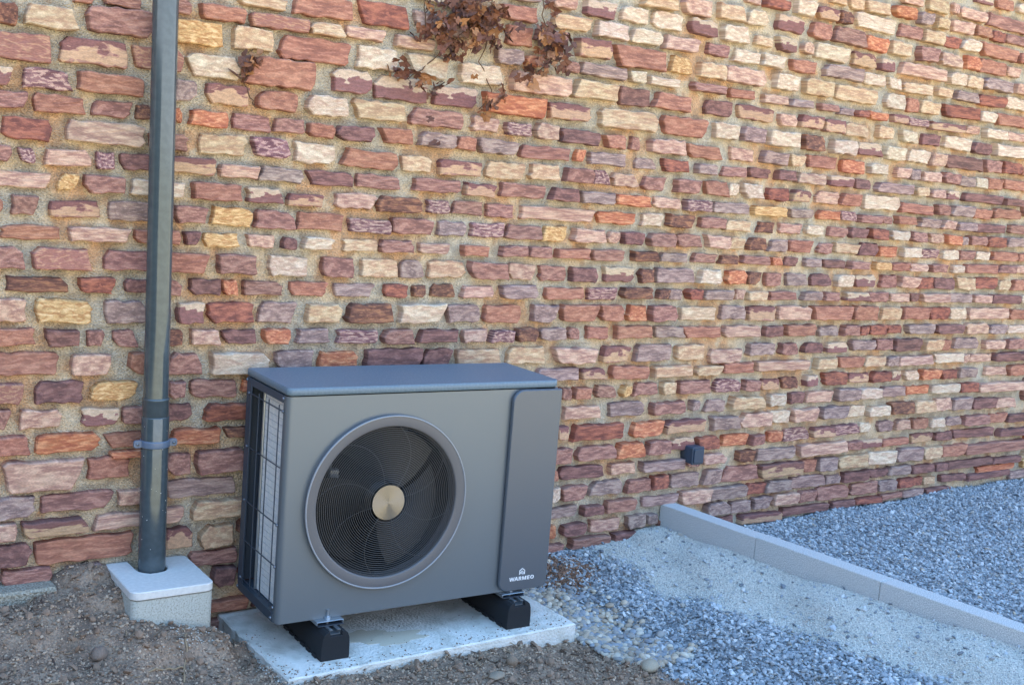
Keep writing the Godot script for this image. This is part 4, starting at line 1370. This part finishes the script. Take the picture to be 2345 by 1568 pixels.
# ------------------------------------------------------------------ dead creeper
func leaf_mesh(v: int) -> ArrayMesh:
	# a dried, curled ivy leaf with three lobes
	var lr := RandomNumberGenerator.new()
	lr.seed = 90 + v
	var st := begin()
	var out := []
	var lobes := [[-0.2, 0.25], [0.25, 0.66], [0.60, 0.60], [0.95, 0.80], [1.25, 0.70], [PI / 2, 1.0], [PI - 1.25, 0.70], [PI - 0.95, 0.80], [PI - 0.60, 0.60], [PI - 0.25, 0.66], [PI + 0.2, 0.25]]
	var curl := lr.randf_range(0.8, 1.9)
	var fold := lr.randf_range(0.4, 1.5)
	var tip := lr.randf_range(-0.9, 0.9)
	for l in lobes:
		var r: float = l[1] * lr.randf_range(0.8, 1.15)
		var p := Vector2(cos(l[0]) * r, sin(l[0]) * r)
		out.append(Vector3(p.x * (1.0 - 0.25 * curl * absf(p.x)), p.y, fold * absf(p.x) * 0.6 - curl * p.x * p.x * 0.5 + tip * p.y * p.y * 0.5 + lr.randf_range(-0.08, 0.08)))
	var mid := Vector3(0, 0.35, tip * 0.06)
	for i in out.size() - 1:
		tri(st, mid, out[i], out[i + 1])
		tri(st, mid + Vector3(0, 0, -0.03), out[i + 1] + Vector3(0, 0, -0.03), out[i] + Vector3(0, 0, -0.03))
	return done(st)

func build_creeper() -> void:
	var t := thing("dead_creeper", "withered brown creeper with curled dead leaves clinging to the upper wall", "dead creeper", Vector3(1.75, 2.1, 0.0))
	var meshes := []
	for v in 6:
		meshes.append(leaf_mesh(v))
	var tones := [Color8(112, 72, 54), Color8(94, 60, 46), Color8(130, 86, 62), Color8(78, 50, 42), Color8(156, 110, 72), Color8(106, 66, 54)]
	var lm := []
	for c in tones:
		var m := mat(c, 0.7)
		m.backlight_enabled = true
		m.backlight = Color(0.12, 0.07, 0.04)
		lm.append(m)
	var count := 0
	for q in IVY:
		var n := maxi(1, int(round(q[4] * 0.66)))
		for i in n:
			if count >= 300:
				break
			count += 1
			var a := rnd(0, TAU)
			var r := sqrt(rng.randf())
			var o := part("leaf", meshes[rng.randi() % 6], lm[rng.randi() % 6] if rng.randf() < 0.8 else lm[0], t)
			var s := rnd(0.028, 0.050)
			o.position = Vector3(q[0] + cos(a) * r * q[2] - 1.75, q[1] + sin(a) * r * q[3] - 2.1, rnd(0.030, 0.085))
			o.rotation = Vector3(rnd(-1.0, 1.0), rnd(-1.1, 1.1), rnd(-PI, PI))
			o.scale = Vector3.ONE * s
	# thin woody stems
	for s in [[Vector2(1.80, 2.62), Vector2(1.76, 2.2), Vector2(1.62, 2.06), Vector2(1.50, 1.96), Vector2(1.42, 2.02)], [Vector2(1.84, 2.62), Vector2(1.84, 2.2), Vector2(1.80, 2.06), Vector2(1.88, 1.94), Vector2(1.80, 1.87)], [Vector2(2.05, 2.62), Vector2(2.07, 2.3), Vector2(2.12, 2.16), Vector2(2.10, 2.05), Vector2(1.98, 2.03)], [Vector2(1.52, 2.62), Vector2(1.55, 2.25), Vector2(1.56, 2.12)], [Vector2(0.93, 2.06), Vector2(0.89, 1.96), Vector2(0.875, 1.88), Vector2(0.90, 1.83), Vector2(0.925, 1.79)]]:
		var pts := []
		for i in s.size() - 1:
			for k in 5:
				var w: Vector2 = s[i].lerp(s[i + 1], k / 5.0)
				pts.append(Vector3(w.x + rnd(-0.006, 0.006) - 1.75, w.y - 2.1, rnd(0.018, 0.032)))
		var st := begin()
		tube(st, pts, 0.0022, 5)
		part("stem", done(st), mats.stem, t)

# ------------------------------------------------------------------ loose matter on the ground
func lump(seed_: int, flat: float, rough: float) -> ArrayMesh:
	# a small angular chip
	var lr := RandomNumberGenerator.new()
	lr.seed = seed_
	var st := begin()
	var t := (1.0 + sqrt(5.0)) / 2.0
	var v := [Vector3(-1, t, 0), Vector3(1, t, 0), Vector3(-1, -t, 0), Vector3(1, -t, 0), Vector3(0, -1, t), Vector3(0, 1, t), Vector3(0, -1, -t), Vector3(0, 1, -t), Vector3(t, 0, -1), Vector3(t, 0, 1), Vector3(-t, 0, -1), Vector3(-t, 0, 1)]
	for i in 12:
		v[i] = v[i].normalized() * lr.randf_range(1.0 - rough, 1.0 + rough)
		v[i].y *= flat
	for f in [[0, 11, 5], [0, 5, 1], [0, 1, 7], [0, 7, 10], [0, 10, 11], [1, 5, 9], [5, 11, 4], [11, 10, 2], [10, 7, 6], [7, 1, 8], [3, 9, 4], [3, 4, 2], [3, 2, 6], [3, 6, 8], [3, 8, 9], [4, 9, 5], [2, 4, 11], [6, 2, 10], [8, 6, 7], [9, 8, 1]]:
		tri(st, v[f[0]], v[f[1]], v[f[2]])
	return done(st)

func pebble(seed_: int) -> ArrayMesh:
	var sp := SphereMesh.new()
	sp.radius = 1.0
	sp.height = 2.0
	sp.radial_segments = 10
	sp.rings = 6
	var st := SurfaceTool.new()
	st.create_from(sp, 0)
	return st.commit()

func strew(called: String, mesh: Mesh, m: Material, spots: Array, label: String, category: String) -> void:
	# spots: [position, size, flatten, tilt, colour]
	var mm := MultiMesh.new()
	mm.transform_format = MultiMesh.TRANSFORM_3D
	mm.use_colors = true
	mm.mesh = mesh
	mm.instance_count = spots.size()
	for i in spots.size():
		var s: Array = spots[i]
		var b := Basis.from_euler(Vector3(rnd(-1, 1) * s[3], rnd(0, TAU), rnd(-1, 1) * s[3])).scaled_local(s[2] * s[1])
		mm.set_instance_transform(i, Transform3D(b, s[0]))
		mm.set_instance_color(i, s[4])
	var o := MultiMeshInstance3D.new()
	o.name = numbered(called)
	o.multimesh = mm
	o.material_override = m
	add_child(o)
	o.set_meta("label", label)
	o.set_meta("category", category)
	o.set_meta("kind", "stuff")

func on_pad(x: float, z: float) -> bool:
	return x > 0.875 and x < 2.045 and z < 0.615

func blocked(x: float, z: float) -> bool:
	return on_pad(x, z) or (x > 0.47 and x < 0.75 and z < 0.31) or z < 0.012 or (x < 0.31 and z < 0.098) or absf(x - kerb_x(z) - KERB_WIDE * 0.5) < KERB_WIDE * 0.5 + 0.004

func build_scatter() -> void:
	var blues := [lin(150, 157, 161), lin(130, 138, 144), lin(168, 172, 174), lin(108, 116, 123), lin(182, 183, 180), lin(154, 150, 142), lin(168, 156, 138)]
	# crushed stone on both sides of the kerb
	var a := []
	var b := []
	for i in 118000:
		var x: float
		var z: float
		if i < 84000:
			x = rnd(3.02, 6.6)
			z = pow(rng.randf(), 1.1) * 2.3
			if x < kerb_x(z) + KERB_WIDE:
				continue
			# none where the camera's frame never reaches
			if x < 3.1 + 0.02 * z and z > 2.0:
				continue
		else:
			x = rnd(2.03, 3.2)
			z = rnd(0.0, 2.0)
			if x > kerb_x(z):
				continue
			if x < soil_edge(z) + rnd(-0.05, 0.05) + (0.10 if z > 0.2 and z < 0.72 else 0.0):
				continue
			if rng.randf() < sand_at(x, z) * 0.97:
				continue
		if blocked(x, z):
			continue
		var s := 0.0030 + 0.0066 * pow(rng.randf(), 1.4) if rng.randf() < 0.95 else rnd(0.009, 0.013)
		var c: Color = blues[mini(int(abs(rng.randfn(0.0, 2.2))), 6)]
		var k := rnd(0.85, 1.45)
		c = Color(c.r * k, c.g * k, c.b * k)
		var e := [Vector3(x, ground_y(x, z) + s * rnd(0.05, 0.9), z), s, Vector3(rnd(0.8, 1.4), rnd(0.6, 1.0), rnd(0.8, 1.2)), 0.9, c]
		if i < 84000:
			a.append(e)
		else:
			b.append(e)
	strew("gravel", lump(7, 0.55, 0.28), mats.vertex, a, "blue-grey crushed stone chippings covering the yard beyond the kerb", "gravel")
	strew("gravel", lump(8, 0.7, 0.35), mats.vertex, b, "blue-grey angular gravel between the concrete pad and the kerb", "gravel")
	# fine bedding sand and grit along the kerb
	var g := []
	for i in 60000:
		var z := rnd(0.01, 1.95)
		var x := kerb_x(z) - rnd(0.0, 0.62)
		if rng.randf() > sand_at(x, z) or blocked(x, z):
			continue
		var s := rnd(0.0012, 0.0030)
		var c := lin(208, 207, 198, rnd(0.8, 1.1)) if rng.randf() < 0.92 else lin(140, 148, 150, rnd(0.7, 1.2))
		g.append([Vector3(x, ground_y(x, z) + s * 0.3, z), s, Vector3(1.2, 0.8, 1.0), 0.8, c])
	strew("sand", lump(9, 0.7, 0.3), mats.vertex, g, "pale gritty bedding sand heaped along the near side of the kerb", "sand")
	# rounded river pebbles along the pad's right edge
	var p := []
	for i in 1500:
		var z := rnd(0.10, 0.98)
		var w := 0.17 * smoothstep(0.08, 0.35, z) + 0.05
		var x := 2.05 + absf(rng.randfn(0.0, 0.55)) * w + clampf(z - 0.62, 0.0, 0.4) * 0.12
		if blocked(x, z) or x > 2.34:
			continue
		var s := rnd(0.007, 0.0165)
		var c: Color = [lin(184, 170, 150), lin(164, 150, 132), lin(196, 188, 172), lin(150, 147, 142), lin(140, 146, 152)][rng.randi() % 5]
		p.append([Vector3(x, ground_y(x, z) + s * rnd(0.2, 0.8), z), s, Vector3(rnd(1.0, 1.4), rnd(0.5, 0.75), rnd(0.8, 1.0)), 0.35, c * rnd(0.85, 1.12)])
	strew("pebbles", pebble(1), mats.vertex, p, "rounded beige river pebbles along the right edge of the pad", "pebbles")
	# crumbs and clods of soil
	var s1 := []
	for i in 52000:
		var x := rnd(-0.2, 2.25)
		var z := rnd(0.02, 1.35)
		if x > soil_edge(z) + rnd(-0.06, 0.06) or blocked(x, z):
			continue
		if x < -0.1 + z * 0.2 and z > 0.8:
			continue
		var s := 0.0014 + 0.0042 * pow(rng.randf(), 2.5)
		var c: Color = [lin(164, 139, 117), lin(146, 123, 103), lin(180, 156, 132), lin(124, 105, 89), lin(180, 158, 136)][rng.randi() % 5]
		if rng.randf() < 0.02:
			s = rnd(0.006, 0.015)
			c = lin(140, 117, 98, rnd(0.8, 1.1))
		s1.append([Vector3(x, ground_y(x, z) + s * 0.35, z), s, Vector3(rnd(0.8, 1.4), rnd(0.6, 0.9), 1.0), 1.0, c * rnd(0.85, 1.1)])
	# a patch of soil spilt on the gravel behind the pad
	for i in 900:
		var x := 2.30 + rng.randfn(0.0, 0.07)
		var z := 0.20 + rng.randfn(0.0, 0.06)
		if x < 2.06:
			continue
		var s := rnd(0.002, 0.007)
		s1.append([Vector3(x, ground_y(x, z) + 0.006 + s * 0.4, z), s, Vector3(rnd(0.8, 1.6), 0.6, 1.0), 1.0, lin(134, 104, 84, rnd(0.6, 1.2))])
	# what has been kicked onto the pad
	for i in 300:
		var front := rng.randf() < 0.7
		var x := rnd(0.89, 2.02)
		var z := 0.610 - absf(rng.randfn(0.0, 0.05)) if front else rnd(0.2, 0.60)
		if not front:
			x = 0.885 + absf(rng.randfn(0.0, 0.03)) if rng.randf() < 0.6 else rnd(0.9, 2.0)
		var s := rnd(0.0010, 0.0032)
		s1.append([Vector3(x, 0.0145 + s * 0.3, z), s, Vector3(1.2, 0.6, 1.0), 0.6, lin(132, 110, 90, rnd(0.7, 1.2))])
	strew("soil_crumbs", lump(10, 0.75, 0.35), mats.vertex, s1, "loose brown soil crumbs and clods on the dug-over ground", "soil")
	# bits of bark and rootlets
	var w1 := []
	for i in 1100:
		var x := rnd(-0.1, 2.2)
		var z := rnd(0.1, 1.3)
		if x > soil_edge(z) + 0.03 or blocked(x, z):
			continue
		var s := rnd(0.004, 0.014)
		w1.append([Vector3(x, ground_y(x, z) + 0.003, z), s, Vector3(rnd(1.5, 3.0), 0.22, 0.35), 0.25, [lin(104, 84, 66), lin(78, 62, 52), lin(146, 122, 96)][rng.randi() % 3] * rnd(0.85, 1.1)])
	strew("bark_bits", lump(12, 0.6, 0.3), mats.vertex, w1, "splinters of bark and root strewn over the soil", "bark")
	# spilt white granules in front of the chamber and on the pad's left edge
	var wg := []
	for i in 230:
		var x: float
		var z: float
		if i < 140:
			x = 0.66 + rng.randfn(0.0, 0.05)
			z = (0.42 if i % 2 == 0 else 0.36) + rng.randfn(0.0, 0.010) + (x - 0.66) * -0.35
		else:
			z = rnd(0.40, 0.62)
			x = 0.862 + rng.randfn(0.0, 0.012)
		if blocked(x, z):
			continue
		var s := rnd(0.0014, 0.0034)
		wg.append([Vector3(x, ground_y(x, z) + s * 0.8 + 0.002, z), s, Vector3.ONE, 1.0, lin(196, 192, 182, rnd(0.8, 1.0))])
	strew("granules", lump(13, 0.8, 0.25), mats.vertex, wg, "spilt white granules on the soil before the chamber", "granules")
	# single stones and sticks one can point at
	for q in [["cobble", "smooth oval buff cobble at the edge of soil and gravel", Vector3(2.078, -0.012, 0.985), Vector3(0.042, 0.021, 0.030), 0.5, Color8(168, 156, 134)], ["field_stone", "squat brown earthy stone half sunk in soil before the pad", Vector3(1.655, -0.016, 0.745), Vector3(0.022, 0.022, 0.020), 0.2, Color8(132, 112, 92)], ["field_stone", "flat tan stone lying in the soil below the pad's front edge", Vector3(1.535, -0.010, 0.83), Vector3(0.034, 0.010, 0.022), 0.3, Color8(150, 134, 114)], ["field_stone", "rounded brown clod of stone on the soil at bottom left", Vector3(0.345, 0.10, 0.43), Vector3(0.030, 0.022, 0.024), 0.9, Color8(124, 106, 92)]]:
		var t := thing(q[0], q[1], "stone", Vector3(q[2].x, ground_y(q[2].x, q[2].z), q[2].z), q[4])
		var st := begin(true)
		var n := 18
		var mrows := 10
		var grid := []
		for i in mrows + 1:
			for j in n:
				var th := PI * i / mrows
				var ph := TAU * j / n
				var d := Vector3(sin(th) * cos(ph), cos(th), sin(th) * sin(ph))
				var k: float = 1.0 + (0.06 if q[0] == "cobble" else 0.22) * noise.get_noise_3d(d.x * 1.2 + q[2].x * 9.0, d.y * 1.2, d.z * 1.2)
				grid.append(d * k * q[3] + Vector3(0, q[3].y * 0.45, 0))
		for i in mrows:
			for j in n:
				var j1 := (j + 1) % n
				quad(st, grid[i * n + j], grid[i * n + j1], grid[(i + 1) * n + j1], grid[(i + 1) * n + j])
		part("stone_body", done(st), grained([[0.3, q[5].darkened(0.12)], [0.7, q[5].lightened(0.08)]], 12.0, 0.05, 0.85, 3.0, 80), t)
	for q in [["forked pale twig lying on the soil at bottom left", [Vector2(0.62, 0.40), Vector2(0.60, 0.47), Vector2(0.57, 0.53), Vector2(0.555, 0.60)], [Vector2(0.585, 0.50), Vector2(0.52, 0.515), Vector2(0.44, 0.56)], Color8(150, 128, 100)], ["short dark root sticking out of the soil before the pad", [Vector2(1.50, 0.70), Vector2(1.58, 0.695), Vector2(1.65, 0.71)], [], Color8(92, 76, 62)], ["thin dark root lying on soil near the pad's right corner", [Vector2(1.93, 0.66), Vector2(1.96, 0.70), Vector2(2.01, 0.72)], [], Color8(86, 70, 58)], ["thin brown rootlets at the soil edge beside the buff cobble", [Vector2(2.05, 0.86), Vector2(2.12, 0.90), Vector2(2.17, 0.98)], [Vector2(2.10, 0.89), Vector2(2.16, 0.89)], Color8(88, 70, 58)]]:
		var c := Vector2(q[1][0])
		var t := thing("twig", q[0], "twig", Vector3(c.x, ground_y(c.x, c.y), c.y))
		var m := mat(q[3], 0.9)
		for run in [q[1], q[2]]:
			if run.size() < 2:
				continue
			var pts := []
			for i in run.size() - 1:
				for k in 4:
					var w: Vector2 = run[i].lerp(run[i + 1], k / 4.0)
					pts.append(Vector3(w.x + rnd(-0.003, 0.003) - c.x, ground_y(w.x, w.y) + 0.006 - ground_y(c.x, c.y), w.y - c.y))
			var st := begin()
			tube(st, pts, 0.0028, 6)
			part("shoot" if run == q[2] else "stalk", done(st), m, t)

# ------------------------------------------------------------------ unseen blocker added outside the picture on the left
func build_added_hedge() -> void:
	# unseen hedge, added to block light and darken the stones' left flanks
	var t := thing("added_hedge", "unseen dark green hedge added left of the picture to block light", "hedge", Vector3(-3.8, -0.12, 3.0))
	var st := begin(true)
	var n := 60
	var m := 30
	var grid := []
	for j in m + 1:
		for i in n + 1:
			var z := lerpf(-2.85, 3.5, float(i) / n)
			var y := lerpf(0.0, 2.4, float(j) / m)
			grid.append(Vector3(0.18 * noise.get_noise_2d(z * 3.0, y * 3.0) - 0.1 * pow(y / 2.4, 6.0), y, z))
	for j in m:
		for i in n:
			var a := j * (n + 1) + i
			quad(st, grid[a + 1], grid[a], grid[a + n + 1], grid[a + n + 2])
	block(st, Vector3(-1.1, 0.0, -2.85), Vector3(-0.22, 2.35, 3.5), 0.05)
	part("added_foliage", done(st), grained([[0.3, Color8(34, 48, 26)], [0.7, Color8(62, 80, 44)]], 4.0, 0.08, 0.95, 12.0, 90), t)
